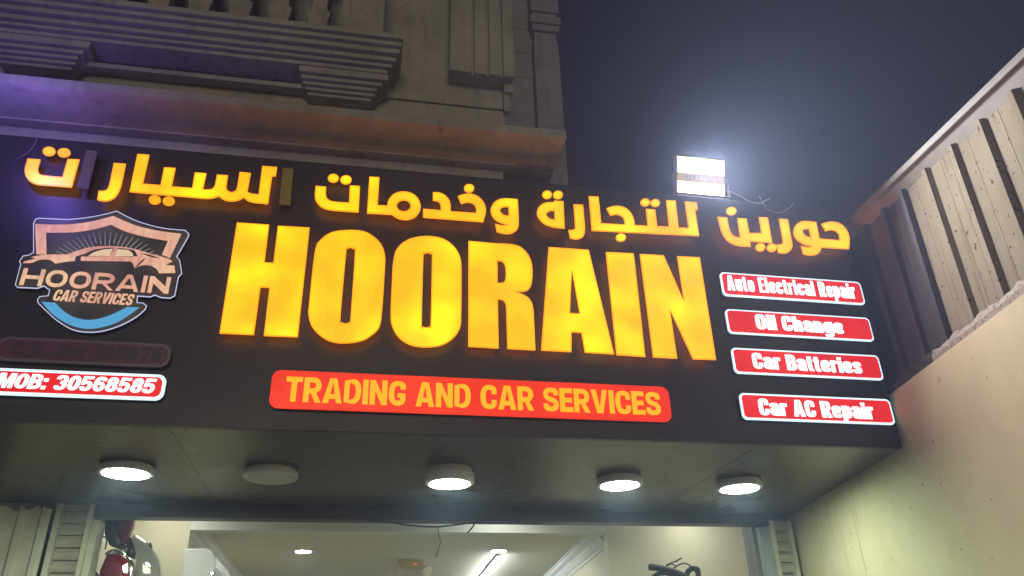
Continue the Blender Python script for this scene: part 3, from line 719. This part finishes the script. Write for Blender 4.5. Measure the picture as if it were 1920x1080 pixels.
# ------------------------------------------------------------------ flood lamp on top of the sign
FL = at_y(1314, 334, -0.03)
flood = thing('flood_lamp', 'glaring white flood lamp standing on top of the sign', 'flood lamp', (FL.x, FL.y, SZ1))
tilt = radians(18)
fx = Vector((1, 0, 0)); fn = Vector((0, -cos(tilt), -sin(tilt))); fu = Vector((0, -sin(tilt), cos(tilt)))
fo = Vector(FL)
FLOOD_W = 34.0
HW, HH = 0.172, 0.142
bm = bmesh.new()
def face_frame(bm, a, b, n0, n1): obox(bm, fo, fx, fn, fu, a[0], a[1], n0, n1, b[0], b[1])
face_frame(bm, (-HW, HW), (-HH, HH), -0.05, -0.012)
for a, b in (((-HW, HW), (HH-0.008, HH)), ((-HW, HW), (-HH, -HH+0.008)), ((-HW, -HW+0.008), (-HH+0.0082, HH-0.0082)), ((HW-0.008, HW), (-HH+0.0082, HH-0.0082))):
    face_frame(bm, a, b, -0.0118, 0.004)
for k in range(7): face_frame(bm, (-HW+0.03+k*0.045, -HW+0.036+k*0.045), (-HH+0.02, HH-0.02), -0.075, -0.0502)
build('housing', bm, plain('amber_lit_frame', (0.55, 0.40, 0.12), 0.4), flood)
FL_BAND = emis('lit_band_glass', None, 0.28, base=(0.5, 0.4, 0.2), scale=14, stops=[(0.3, (0.95, 0.46, 0.10)), (0.7, (1.0, 0.55, 0.14))])
bm = bmesh.new(); face_frame(bm, (-HW+0.0085, HW-0.0085), (-0.032, 0.030), -0.0115, -0.002)
build('centre_band', bm, FL_BAND, flood)
FL_LAMP = emis('lit_flood_glass', (1.0, 0.99, 0.93), 9.0)
for lo_, hi_ in ((0.0305, HH-0.0085), (-HH+0.0085, -0.0325)):
    bm = bmesh.new(); face_frame(bm, (-HW+0.0085, HW-0.0085), (lo_, hi_), -0.0115, -0.003); build('reflector', bm, FL_LAMP, flood)
GREYTXT = plain('grey_print', (0.25, 0.20, 0.16), 0.5)
def band_text(words, x0, x1, h, zc, shear):
    o = lettering(words, x0, x1, zc-h/2, h, 0.0, GREYTXT, flood, W=.8, s=.15, t=.13, gap=.16, shear=shear)
    for v in o.data.vertices:
        p = v.co.copy(); v.co = fo + fx*p.x + fu*p.z + fn*(-0.0015 - p.y*0.3)
band_text('M\u039bX', -0.118, -0.036, 0.030, 0.004, 0.2)
bm = bmesh.new()
face_frame(bm, (-0.018, -0.016), (-0.014, 0.016), -0.0018, -0.0012)
face_frame(bm, (-0.122, -0.05), (-0.019, -0.017), -0.0018, -0.0012)
build('print_rule', bm, GREYTXT, flood)
bm = bmesh.new()                                   # U bracket
br = []
yb = fo.y + 0.02
box(bm, fo.x-HW-0.022, fo.x-HW-0.018, yb-0.014, yb+0.014, SZ1+0.0055, fo.z+0.02)
box(bm, fo.x+HW+0.018, fo.x+HW+0.022, yb-0.014, yb+0.014, SZ1+0.0055, fo.z+0.02)
box(bm, fo.x-HW-0.022, fo.x+HW+0.022, yb-0.014, yb+0.014, SZ1+0.001, SZ1+0.005)
build('bracket', bm, METAL_GREY, flood)
for zc in (0.082, -0.083):                           # the light of the two reflectors
    ld = bpy.data.lights.new('flood_beam', 'AREA'); lo2 = bpy.data.objects.new('flood_beam', ld); COL.objects.link(lo2)
    ld.shape = 'RECTANGLE'; ld.size = 0.31; ld.size_y = 0.095; ld.energy = FLOOD_W; ld.spread = radians(112); ld.color = (0.90, 0.92, 0.97)
    bx = Vector((1, 0, 0)); bz = -Vector((0.0, -cos(radians(34)), -sin(radians(34)))); by = bz.cross(bx)
    mm = Matrix((bx, by, bz)).transposed().to_4x4(); mm.translation = fo + fu*zc + fn*0.012
    lo2.matrix_world = mm
# loose cable beside it
def cable(name, label, pxs, y, r, mat, n=8, parent=None, taper=None):
    pts = curve_pts([at_y(a, b, yy if isinstance(yy, (int, float)) else y) for a, b, yy in [(p[0], p[1], p[2] if len(p) > 2 else y) for p in pxs]], n)
    bm = bmesh.new(); tube(bm, pts, r, 6); o = build(name, bm, mat, parent, smooth=True)
    if label: tag(o, label, 'cable')
    return o
lc = cable('loose_cable', 'thin pale loose cable above the sign beside the flood lamp', [(1362,357,.02),(1385,366,0),(1402,376,-.02),(1425,381,-.03),(1434,376,-.03),(1443,373,-.02)], 0, 0.0042, CABLE_W)
cable('cable_end', None, [(1424,368),(1428,377),(1431,383)], -0.03, 0.0032, CABLE_W, parent=lc)
cable('cable_loop', None, [(1431,379),(1437,391),(1452,398),(1465,398),(1478,391),(1487,382)], -0.02, 0.0022, CABLE_W, parent=lc)

# ------------------------------------------------------------------ building above
LIPY = -0.24
bld = thing('stone_building', 'pale stone rendered building with balcony, cornice and pilasters above the sign', 'building', (-0.8, 0.3, SZ1))
XL = -4.2
lip = at_y(1062, 250, LIPY); 
zl0 = (at_y(640, 219, LIPY).z + at_y(1062, 257, LIPY).z)/2; zl1 = (at_y(640, 205, LIPY).z + at_y(1062, 243, LIPY).z)/2
xr_lip = at_y(1062, 257, LIPY).x
# cornice: profile (y, z) from the lip back to the fillet over the sign, mitred round the right end
FY = 0.10
zf = at_y(640, 294, FY).z; fy1 = at_z(640, 280, zf).y
prof = [(0.9, zl1), (LIPY, zl1), (LIPY, zl0)]
for k in range(1, 9):
    f = k/8; prof.append((LIPY+0.004+(fy1-LIPY-0.004)*f, zl0-0.004+(zf+0.012-zl0+0.004)*(f**0.86)))
prof += [(fy1, zf), (FY, zf), (FY, zf-0.16), (0.9, zf-0.16)]
prof = [(0.06-y_, z_) for y_, z_ in prof]
bm = bmesh.new()
xc = xr_lip-(0.06-LIPY)
rowA = [bm.verts.new((XL, 0.06-a, z)) for a, z in prof]
rowB = [bm.verts.new((xc+a, 0.06-a, z)) for a, z in prof]
rowC = [bm.verts.new((xc+a, 2.6, z)) for a, z in prof]
n = len(prof)
for R0, R1 in ((rowA, rowB), (rowB, rowC)):
    for i in range(n):
        j = (i+1) % n
        bm.faces.new((R0[i], R0[j], R1[j], R1[i]))
build('cornice', bm, STUCCO, bld)
# main wall above
WY = 0.28
ztop = 8.2
xw = at_y(948, 215, WY).x
bm = bmesh.new()
zz = [zl1+0.001, at_y(830, 196, WY).z, at_y(800, 54, WY).z, 6.6, 7.4, ztop]
offs = [0.0, 0.012, 0.0, 0.012, 0.0]
for (a, b), o in zip(zip(zz, zz[1:]), offs): box(bm, XL, xw+o*0.6, WY-o, WY+2.2, a+0.004, b-0.004)
box(bm, XL, xw-0.02, WY+0.012, WY+2.18, zl1+0.001, ztop-0.01)
mw = build('wall', bm, STUCCO, bld)
bv = mw.modifiers.new('bevel', 'BEVEL'); bv.width = 0.006; bv.segments = 2
# sunk field and string course between the corbels
bm = bmesh.new()
zA = at_y(540, 163, 0.19).z; zB = at_y(540, 151, 0.19).z
prism(bm, [(0.267, zA), (0.19, zA), (0.19, zB-0.02), (0.215, zB), (0.267, zB)], XL, at_y(700, 172, 0.19).x-0.03, lambda a, b, t: Vector((t, a, b)))
build('string_course', bm, STUCCO, bld)
# pilaster with flutes
x0, x1 = at_y(843.5, 100, 0.12).x, at_y(964.5, 100, 0.12).x
zb = at_y(900, 137, 0.12).z
bm = bmesh.new()
W_ = x1-x0
segs = [(0, .335), (.375, .565), (.605, .785), (.82, 1.0)]
box(bm, x0+0.01, x1-0.01, 0.152, WY-0.013, zb+0.006, ztop)
for a, b in segs: box(bm, x0+W_*a, x0+W_*b, 0.12, 0.1515, zb, ztop)
pl = build('pilaster', bm, STUCCO, bld)
bv = pl.modifiers.new('bevel', 'BEVEL'); bv.width = 0.007; bv.segments = 2
bm = bmesh.new(); box(bm, x0+W_*.86, x1-0.004, 0.20, WY-0.013, zb-0.07, zb+0.0055); box(bm, x0+W_*.86, x1-0.022, 0.225, WY-0.0135, zb-0.22, zb-0.0705)
build('pilaster_foot', bm, STUCCO, bld)
# balcony slab: stepped mouldings
def zpx(x, y, d): return at_y(x, y, d).z
steps = [(-0.10, 47), (-0.070, 61), (-0.040, 76), (-0.002, 92), (0.028, 104), (0.058, 117)]
xr0 = at_y(757, 66, -0.10).x
bm = bmesh.new(); zprev = zslab = zpx(540, 37, -0.10)
for i, (d, b) in enumerate(steps):
    z0_ = zpx(540, b, d)
    box(bm, XL, at_y((757, 754, 750, 743, 736, 727)[i], 63+13*i, d).x, d, WY-0.013-0.0001*i, z0_, zprev-0.0008)
    zprev = z0_
slab = build('balcony_slab', bm, STUCCO, bld)
bv = slab.modifiers.new('bevel', 'BEVEL'); bv.width = 0.006; bv.segments = 2
zunder = zprev
# corbels: stepped, narrowing downwards
def corbel(dx_):
    bm = bmesh.new(); z = zunder
    for k, (d, b, lx, rx) in enumerate(((0.066, 141, 559, 729), (0.094, 153, 563, 718), (0.120, 164, 567, 708), (0.144, 174, 571, 704), (0.168, 184, 575, 696))):
        z0_ = zpx(640, b, d)
        box(bm, at_y(lx, b, d).x+dx_, at_y(rx, b, d).x+dx_, d, WY-0.0132-0.0002*k, z0_, z-0.0006)
        z = z0_
    o = build('corbel', bm, STUCCO, bld)
    bv = o.modifiers.new('bevel', 'BEVEL'); bv.width = 0.006; bv.segments = 2
corbel(0.0)
corbel(at_y(168, 85, 0.066).x - at_y(729, 141, 0.066).x)
# balustrade
bals = [(305, 4), (378, 13), (453, 22), (529, 31), (600, 41)]
def baluster(x, y):
    bm = bmesh.new()
    prof = [(0.060, 0.0), (0.062, 0.075), (0.074, 0.13), (0.074, 0.165), (0.056, 0.168), (0.052, 0.21), (0.046, 0.25), (0.066, 0.36), (0.072, 0.42), (0.05, 0.52), (0.042, 0.58), (0.06, 0.60), (0.06, 0.64)]
    rings = []
    for r, h in prof: rings.append([bm.verts.new((x+sx*r, y+sy*r, zslab+0.001+h)) for sx, sy in ((-1, -1), (1, -1), (1, 1), (-1, 1))])
    for A, B in zip(rings, rings[1:]):
        for k in range(4): bm.faces.new((A[k], A[(k+1) % 4], B[(k+1) % 4], B[k]))
    bm.faces.new(rings[0][::-1]); bm.faces.new(rings[-1])
    build('baluster', bm, STUCCO, bld)
BY = 0.02
dx = at_y(600, 20, BY).x - at_y(529, 12, BY).x
xb0 = at_y(600, 20, BY).x
for k in range(9): baluster(xb0-k*dx, BY)
bm = bmesh.new(); box(bm, XL, xb0+0.12, BY-0.09, BY+0.09, zslab+0.642, zslab+0.76); build('hand_rail', bm, STUCCO, bld)
bm = bmesh.new(); box(bm, XL, xb0+0.10, BY+0.095, BY+0.14, zslab+0.001, zslab+0.030); build('kerb', bm, STUCCO, bld)
bm = bmesh.new(); box(bm, XL, xb0+0.10, WY-0.0132, WY-0.002, zslab+0.03, zslab+2.0); build('balcony_door', bm, STUCCO_D, bld)
pa, pb = at_y(640, 40, BY-0.09).x, at_y(719, 48, BY-0.09).x
bm = bmesh.new()
fr = 0.055
zp = zslab+0.001
box(bm, pa, pb, BY-0.07, BY+0.09, zp, zslab+0.85)
box(bm, pa, pa+fr, BY-0.09, BY-0.0702, zp, zslab+0.85); box(bm, pb-fr*.75, pb, BY-0.09, BY-0.0702, zp, zslab+0.85)
box(bm, pa+fr+.0002, pb-fr*.75-.0002, BY-0.09, BY-0.0702, zp, at_y(690, 38, BY-0.09).z); box(bm, pa+fr+.0002, pb-fr*.75-.0002, BY-0.09, BY-0.0702, zslab+0.72, zslab+0.85)
ped = build('pedestal', bm, STUCCO, bld)
# recessed side wing with its own pilaster
SY = 1.3
bm = bmesh.new()
xa, xb = xw-0.3, at_y(1056, 230, SY).x
zs = [zl1+0.004, at_y(980, 145, SY).z, at_y(980, 100, SY).z, at_y(980, 55, SY).z, 8.6, ztop+1]
for i, (a, b) in enumerate(zip(zs, zs[1:])): box(bm, xa, xb-0.005, SY, SY+1.6, a+0.003, b-0.003)
box(bm, xa, xb-0.012, SY+0.01, SY+1.59, zl1+0.002, ztop+0.9)
build('side_wall', bm, STUCCO_D, bld)
bm = bmesh.new()
p0, p1 = at_y(1003, 120, SY-.1).x, at_y(1050, 120, SY-.1).x
zc0 = at_y(1030, 40, SY-.1).z
box(bm, p0, p1, SY-0.10, SY-0.0005, zl1+0.004, zc0-0.26)
for k, (e, z0_, z1_) in enumerate(((-.012, zc0-0.26, zc0-0.14), (.012, zc0-0.14, zc0-0.06), (.03, zc0-0.06, zc0+0.04), (.0, zc0+0.04, zc0+0.1), (.02, zc0+0.1, ztop+1))):
    box(bm, p0-e, p1+e, SY-0.10-e, SY-0.0006, z0_+.0005, z1_)
sp_ = build('side_pilaster', bm, STUCCO_D, bld)
bv = sp_.modifiers.new('bevel', 'BEVEL'); bv.width = 0.008; bv.segments = 2

# purple lamp at the left edge of the shop front
pl_ = at_y(-20, 160, -0.55)
pf = thing('violet_lamp', 'small violet bulb on an arm before the cornice at far left', 'lamp', (pl_.x, pl_.y, pl_.z))
bm = bmesh.new(); bmesh.ops.create_uvsphere(bm, u_segments=16, v_segments=10, radius=0.035, matrix=Matrix.Translation(pl_))
build('bulb', bm, emis('lit_violet_bulb', (0.21, 0.14, 1.0), 300), pf, True)
bm = bmesh.new(); tube(bm, [pl_ + Vector((-0.034, 0, 0)), pl_ + Vector((-0.10, 0, 0)), pl_ + Vector((-0.35, 0.2, -0.03)), Vector((pl_.x-0.45, LIPY-0.001, pl_.z-0.06))], 0.012, 10); build('arm', bm, BLACK_P, pf)
cable('cable', 'thin pale cable drooping across the top left corner of the sign', [(72,250,-.03),(64,272,-.02),(50,287,-.02),(24,302,-.006)], -0.02, 0.0016, plain('grey_cable', (0.25, 0.25, 0.28), 0.5))

# ------------------------------------------------------------------ door surround
# left: corrugated sheet with torn top, ribbed pier, frame; right: ribbed pier, frame
bm = bmesh.new()
x = -2.33; pts = []
while x < -1.955:
    pts += [(x, 1.77), (x+0.03, 1.77), (x+0.045, 1.745), (x+0.075, 1.745), (x+0.09, 1.77)]; x += 0.135
random.seed(3)
lo = [bm.verts.new((a, b, 0.0)) for a, b in pts]; hi = [bm.verts.new((a, b, 2.835 - 0.05*(a+2.33)+random.uniform(-.035, .012))) for a, b in pts]
for i in range(len(pts)-1): bm.faces.new((lo[i], lo[i+1], hi[i+1], hi[i]))
cs = build('corrugated_sheet', bm, METAL_CREAM)
tag(cs, 'cream corrugated metal sheet with a torn top edge left of the door', 'metal sheet')
sm = cs.modifiers.new('thickness', 'SOLIDIFY'); sm.thickness = 0.003
SLAT = plain('weathered_slat_paint', (0.36, 0.325, 0.245), 0.6, var=0.2, scale=7)
def ribbed(name, label, x0, x1, y, z1):
    bm = bmesh.new()
    ribs = []; z = 0.0
    while z < z1-0.08:
        ribs += [(y+0.010, z), (y+0.004, z+0.020), (y+0.006, z+0.046), (y+0.034, z+0.052), (y+0.036, z+0.076)]; z += 0.078
    profile = [(y+0.05, 0)] + ribs + [(y, z), (y, z1), (y+0.05, z1)]
    prism(bm, profile, x0+0.036, x1-0.03, lambda a, b, t: Vector((t, a, b)))
    o = thing(name, label, 'shutter', ((x0+x1)/2, y, 0))
    build('slat_strip', bm, SLAT, o)
    bm = bmesh.new(); box(bm, x0, x0+0.035, y-0.022, y+0.05, 0, z1+0.002); build('guide_rail', bm, METAL_CREAM, o)
    bm = bmesh.new(); box(bm, x1-0.029, x1, y-0.022, y+0.05, 0, z1+0.002); build('guide_rail', bm, METAL_CREAM if x0 < 0 else METAL_CREAM, o)
    return o
ribbed('shutter_strip', 'ribbed cream shutter strip left of the doorway beside the torn sheet', -1.945, -1.715, 1.795, 2.846)
ribbed('shutter_strip', 'ribbed cream shutter strip right of the doorway against the yard wall', 3.165, 3.352, 1.81, 2.80)
t = thing('door_frame', 'grey metal door frame upright at the right side of the doorway', 'door frame', (3.11, 1.8, 0))
bm = bmesh.new(); box(bm, 3.085, 3.163, 1.805, 1.87, 0, 2.751); build('jamb', bm, METAL_GREY, t)
bm = bmesh.new(); box(bm, -1.714, -1.672, 1.805, 1.95, 0, 2.751); build('jamb', bm, METAL_CREAM, t)
# shop front walls behind
bm = bmesh.new()
box(bm, -4.2, -1.717, 1.935, 2.1, 0, 4.55)
box(bm, -1.7165, 3.0855, 1.935, 2.1, 2.90, 4.55)
box(bm, 3.086, 3.55, 1.935, 2.1, 0, 4.55)
tag(build('shop_wall', bm, STUCCO_D), 'grey rendered shop wall around the doorway', 'wall')

# ------------------------------------------------------------------ inside the shop
room = thing('shop_room', 'cream painted shop interior with white crown moulding seen through the doorway', 'room', (0.5, 5, 0))
RXL = lambda y: -1.335 + 0.0*y
RXR = lambda y: 2.19 + 0.075*(y-2.8)
bm = bmesh.new()
box(bm, -1.95, -1.275, 2.80, 2.92, 0, 3.12); box(bm, 2.165, 3.75, 2.80, 2.92, 0, 3.12)
box(bm, -1.87, -1.75, 2.101, 2.799, 0, 3.12); box(bm, 3.60, 3.72, 2.101, 2.799, 0, 3.12)
build('wall', bm, CREAM, room)
bm = bmesh.new()
for (xa, xb) in ((RXL, lambda y: RXL(y)-0.1), (RXR, lambda y: RXR(y)+0.1)):
    vv = [bm.verts.new((f(y), y, z)) for f in (xa, xb) for y in (2.921, 10.0) for z in (0, 3.1)]
    for f in ((0,1,3,2), (4,6,7,5), (0,4,5,1), (2,3,7,6), (0,2,6,4), (1,5,7,3)): bm.faces.new([vv[i] for i in f])
box(bm, -1.6, 3.2, 10.01, 10.1, 0, 3.1)
build('inner_wall', bm, CREAM, room)
bm = bmesh.new(); box(bm, -1.2745, 2.1645, 2.80, 2.92, 2.878, 3.12); build('lintel', bm, CEIL_W, room)
bm = bmesh.new(); box(bm, -1.87, 3.72, 2.101, 2.92, 3.121, 3.2); build('front_ceiling', bm, CEIL_W, room)
bm = bmesh.new(); box(bm, -1.6, 3.2, 2.921, 10.1, 2.95, 3.05); build('ceiling', bm, CEIL, room)
crown = [(0.0, -0.16), (0.012, -0.16), (0.014, -0.135), (0.03, -0.125), (0.055, -0.085), (0.062, -0.06), (0.085, -0.05), (0.105, -0.03), (0.108, -0.016), (0.125, -0.014), (0.125, 0.0), (0.0, 0.0)]
for side, f in ((1, RXL), (-1, RXR)):
    bm = bmesh.new(); prism(bm, crown, 2.925, 9.99, lambda a, b, t: Vector((f(t)+side*(a+0.001), t, 2.9485+b)))
    build('crown_moulding', bm, CEIL_W, room)
ROOM_LAMP2 = emis('lit_front_room_lamp', (0.96, 1.0, 0.90), 42.0, base=(0.8, 0.8, 0.8))
def room_lamp(x, y, z, label, r=0.085, glow=ROOM_LAMP):
    t = thing('recessed_lamp', label, 'lamp', (x, y, z), 'small round lamps in the shop ceiling')
    b_ = Vector((x, y, z)); X, Y = Vector((1, 0, 0)), Vector((0, 1, 0))
    bm = bmesh.new(); lathe(bm, [(r, -0.0005), (r, -0.010), (r-0.012, -0.013), (r-0.013, -0.009)], b_, UP, X, Y, 28); build('rim', bm, WHITE_PLASTIC, t)
    bm = bmesh.new(); lathe(bm, [(r-0.0135, -0.009), (r-0.014, -0.0125)], b_, UP, X, Y, 28); build('diffuser', bm, glow, t)
a = at_z(569, 1034, 2.94); room_lamp(a.x, a.y, 2.95, 'small lit lamp alone at the left of the shop ceiling')
a = at_z(935, 1033, 2.94); room_lamp(a.x, a.y, 2.95, 'small lit lamp in the shop ceiling beside the tube lamp')
for (x_, y_) in ((-1.40, 2.42), (1.2, 2.45), (2.9, 2.45)):
    room_lamp(x_, y_, 3.12, 'small lit lamp in the ceiling just inside the doorway header', 0.11, ROOM_LAMP2)
ta, tb = at_z(935, 1044, 2.92), at_z(880, 1110, 2.92)
t = thing('tube_lamp', 'slim lit tube lamp on the shop ceiling', 'lamp', tuple((ta+tb)/2))
d = (tb-ta).normalized(); sd_ = d.cross(UP)
bm = bmesh.new(); obox(bm, Vector(ta), d, sd_, UP, 0, (tb-ta).length, -0.02, 0.02, 0.0, 0.029); build('batten', bm, WHITE_PLASTIC, t)
bm = bmesh.new(); tube(bm, [ta + d*0.02 - UP*0.016, tb - d*0.02 - UP*0.016], 0.0155, 12); build('tube', bm, emis('lit_tube', (0.86, 0.95, 1.0), 45.0), t)
# emergency lamp with two heads
ec = at_z(772, 1060, 2.90)
t = thing('emergency_lamp', 'cream emergency lamp box with two spot heads and a red light on the ceiling', 'emergency lamp', (ec.x, ec.y, 2.95))
IVORY = plain('ivory_plastic', (0.55, 0.43, 0.18), 0.45, var=0.04)
bm = bmesh.new(); box(bm, ec.x-0.15, ec.x+0.13, ec.y-0.05, ec.y+0.05, 2.86, 2.9495)
o = build('case', bm, IVORY, t); bv = o.modifiers.new('bevel', 'BEVEL'); bv.width = 0.012; bv.segments = 3
for sx in (-1, 1):
    hc = Vector((ec.x-0.01+sx*0.155, ec.y-0.05, 2.845)); ax = Vector((sx*0.35, -0.75, -0.5)).normalized()
    u_ = ax.cross(UP).normalized(); v_ = ax.cross(u_)
    bm = bmesh.new(); lathe(bm, [(0.018, -0.06), (0.04, -0.03), (0.056, 0.02), (0.056, 0.03), (0.05, 0.032)], hc, ax, u_, v_, 20); build('lamp_head', bm, plain('ivory_head', (0.5, 0.42, 0.27), 0.4), t, True)
bm = bmesh.new(); lathe(bm, [(0.008, 0), (0.008, 0.006), (0.004, 0.008)], Vector((ec.x+0.035, ec.y-0.0505, 2.905)), Vector((0, -1, 0)), Vector((1, 0, 0)), UP, 12)
build('indicator', bm, emis('lit_red_indicator', (1.0, 0.06, 0.02), 3), t)
# air conditioner on the left wall, seen from its end
ap = [at_y(x_, y_, 2.74) for x_, y_ in ((346,1029),(341,1090),(400,1095),(404,1062),(403,1042),(397,1032),(385,1028))]
t = thing('air_conditioner', 'white wall air conditioner unit inside the doorway at left', 'air conditioner', (ap[0].x, 2.9, ap[1].z))
bm = bmesh.new(); prism(bm, [(p.x, p.z) for p in ap], 2.74, 2.79, lambda a, b, tt: Vector((a, tt, b)))
AC = plain('white_appliance_plastic', (0.74, 0.76, 0.76), 0.3, var=0.02)
o = build('end_cap', bm, AC, t); bv = o.modifiers.new('bevel', 'BEVEL'); bv.width = 0.006; bv.segments = 2
bm = bmesh.new(); prism(bm, [(max(p.x, -1.27), p.z) for p in ap], 2.792, 3.62, lambda a, b, tt: Vector((a, tt, b)))
build('body', bm, AC, t)
bm = bmesh.new(); lathe(bm, [(0.022, 0), (0.022, 0.012), (0.012, 0.016)], at_y(398, 1076, 2.738), Vector((0, -1, 0)), Vector((1, 0, 0)), UP, 16); build('badge', bm, plain('chrome', (0.6, 0.6, 0.62), 0.15, 0.9), t)

# used car lamps hung at the left of the doorway
REDL = plain('red_lamp_lens', (0.20, 0.006, 0.008), 0.08, var=0.4, scale=9)
CHROME = plain('lamp_chrome', (0.62, 0.62, 0.6), 0.12, 0.85)
def clear_mat():
    m, nt, b = newmat('clear_lamp_lens'); b.inputs['Base Color'].default_value = (0.62, 0.60, 0.54, 1); b.inputs['Roughness'].default_value = 0.06
    b.inputs['Coat Weight'].default_value = 1.0; b.inputs['Metallic'].default_value = 0.25; return m
CLEAR = clear_mat()
def blob(bm, outline, y, depth, bulge, sharp=False):
    """outline in pixels at distance y, domed towards the viewer, with real depth behind"""
    ctr = [sum(p[i] for p in outline)/len(outline) for i in (0, 1)]
    pts = smooth_poly([(a, b) if sharp else (a, b, 1) for a, b in outline], 4); rings = []
    for sc_, dy in ((1.0, depth), (1.0, 0.0), (0.93, -bulge*0.45), (0.75, -bulge*0.8), (0.45, -bulge)):
        ring = []
        for a, b in pts:
            q = at_y(ctr[0]+(a-ctr[0])*sc_, ctr[1]+(b-ctr[1])*sc_, y); ring.append(bm.verts.new((q.x, y+dy, q.z)))
        rings.append(ring)
    for A, B in zip(rings, rings[1:]):
        for k in range(len(A)): bm.faces.new((A[k], A[(k+1) % len(A)], B[(k+1) % len(A)], B[k]))
    bm.faces.new(rings[0][::-1]); bm.faces.new(rings[-1])
def hung_lamp(label, y, parts):
    c = at_y(*parts[0][1][0], y); t = thing('car_lamp', label, 'car lamp', (c.x, y, c.z), 'used car lamps hung at the left of the doorway')
    for nm, ol, dy, dep, bul, mt in parts:
        sharp = mt in (REDL, BLACK_P)
        bm = bmesh.new(); blob(bm, ol, y+dy, dep, bul, sharp); build(nm, bm, mt, t, not sharp)
hung_lamp('red tail lamp with black back hung topmost at the left of the doorway', 2.06, [
    ('back_case', [(197,976),(222,960),(226,1000),(232,1020),(224,1030),(205,1022),(196,1000)], 0.03, 0.06, 0.02, BLACK_P),
    ('lens', [(222,965),(252,965),(250,985),(240,1008),(230,1022),(224,1000)], 0.0, 0.05, 0.03, REDL)])
hung_lamp('broad red tail lamp with white rim hung lowest at the left of the doorway', 2.04, [
    ('lens', [(200,1040),(225,1038),(248,1052),(250,1080),(240,1110),(185,1110),(187,1070)], 0.0, 0.06, 0.035, REDL),
    ('rim', [(198,1036),(215,1029),(238,1040),(234,1046),(216,1038),(200,1042)], 0.012, 0.03, 0.01, CHROME),
    ('reflector', [(236,1046),(250,1054),(250,1082),(243,1108),(240,1080)], -0.012, 0.03, 0.012, CHROME),
    ('bulb_holder', [(155,1080),(165,1070),(182,1072),(184,1095),(160,1100)], 0.02, 0.05, 0.02, CHROME)])
hung_lamp('clear rounded headlamp hung between the two red tail lamps', 2.20, [
    ('lens', [(247,1003),(262,1006),(280,1020),(294,1042),(300,1066),(298,1100),(262,1110),(252,1080),(255,1045)], 0.0, 0.10, 0.06, CLEAR),
    ('case', [(228,1018),(243,1004),(252,1012),(256,1036),(248,1046),(232,1040)], 0.035, 0.08, 0.02, BLACK_P),
    ('connector', [(228,1022),(236,1020),(241,1030),(233,1036)], 0.0, 0.02, 0.02, CHROME)])
cable('wire', 'tangled black wire hanging beside the red tail lamps', [(192,982,2.0),(187,992,2.0),(190,1004,2.0),(200,1010,2.0),(197,1030,2.0)], 2.0, 0.005, CABLE)
cable('wire', 'short black wire stub at the top of the clear headlamp', [(281,1018),(283,1024),(285,1026)], 2.18, 0.008, CABLE)

# cables drooping from the header, hoses hung at the right
cable('door_cable', 'black cable drooping under the door header', [(690,975.5),(735,980),(775,986),(820,987.5),(870,982),(910,976)], 1.76, 0.006, CABLE, 6)
cable('broken_wire', 'thin grey wire hanging straight down from the drooping cable', [(820,988),(823,1002),(826,1016),(822,1030),(817,1045)], 1.76, 0.0036, plain('grey_wire', (0.05, 0.045, 0.04), 0.5))
cable('cable_stub', 'short black cable stub poking down under the door header', [(893,977),(888,985),(884,991),(877,999)], 1.762, 0.006, CABLE)
hb = thing('hose_bundle', 'bundle of black hoses and wires hung at the right of the doorway', 'hoses', tuple(at_y(1262, 1065, 2.5)))
for pts, r in (([(1217,1063),(1235,1065),(1258,1070),(1280,1079),(1300,1090)], 0.026), ([(1222,1085),(1240,1074),(1262,1078),(1275,1092)], 0.020),
               ([(1246,1075),(1250,1060),(1268,1052),(1278,1046)], 0.006), ([(1262,1066),(1282,1056),(1298,1064),(1306,1076)], 0.006),
               ([(1285,1090),(1290,1072),(1300,1066),(1309,1070),(1308,1086)], 0.022), ([(1243,1100),(1244,1072),(1256,1058),(1270,1062)], 0.005),
               ([(1232,1098),(1234,1082),(1228,1076)], 0.012), ([(1272,1096),(1280,1078),(1292,1074)], 0.010), ([(1252,1098),(1252,1070)], 0.005)):
    cable('hose', None, pts, 2.5+random.uniform(-.04, .04), r, CABLE, parent=hb)

# ------------------------------------------------------------------ haze added to stand in for lens glare round the lamps
m = bpy.data.materials.new('glare_haze'); m.use_nodes = True; ntm = m.node_tree
for nd in list(ntm.nodes): ntm.nodes.remove(nd)
om = ntm.nodes.new('ShaderNodeOutputMaterial'); pv = ntm.nodes.new('ShaderNodeVolumePrincipled')
pv.inputs['Color'].default_value = (0.60, 0.69, 1.0, 1); pv.inputs['Density'].default_value = 0.0148; pv.inputs['Anisotropy'].default_value = 0.34
ntm.links.new(pv.outputs[0], om.inputs['Volume'])
bm = bmesh.new(); box(bm, -14, 14, -14, 14, -1.2, 10.5)
hz = build('haze', bm, m); hz['kind'] = 'stuff'; hz.display_type = 'WIRE'
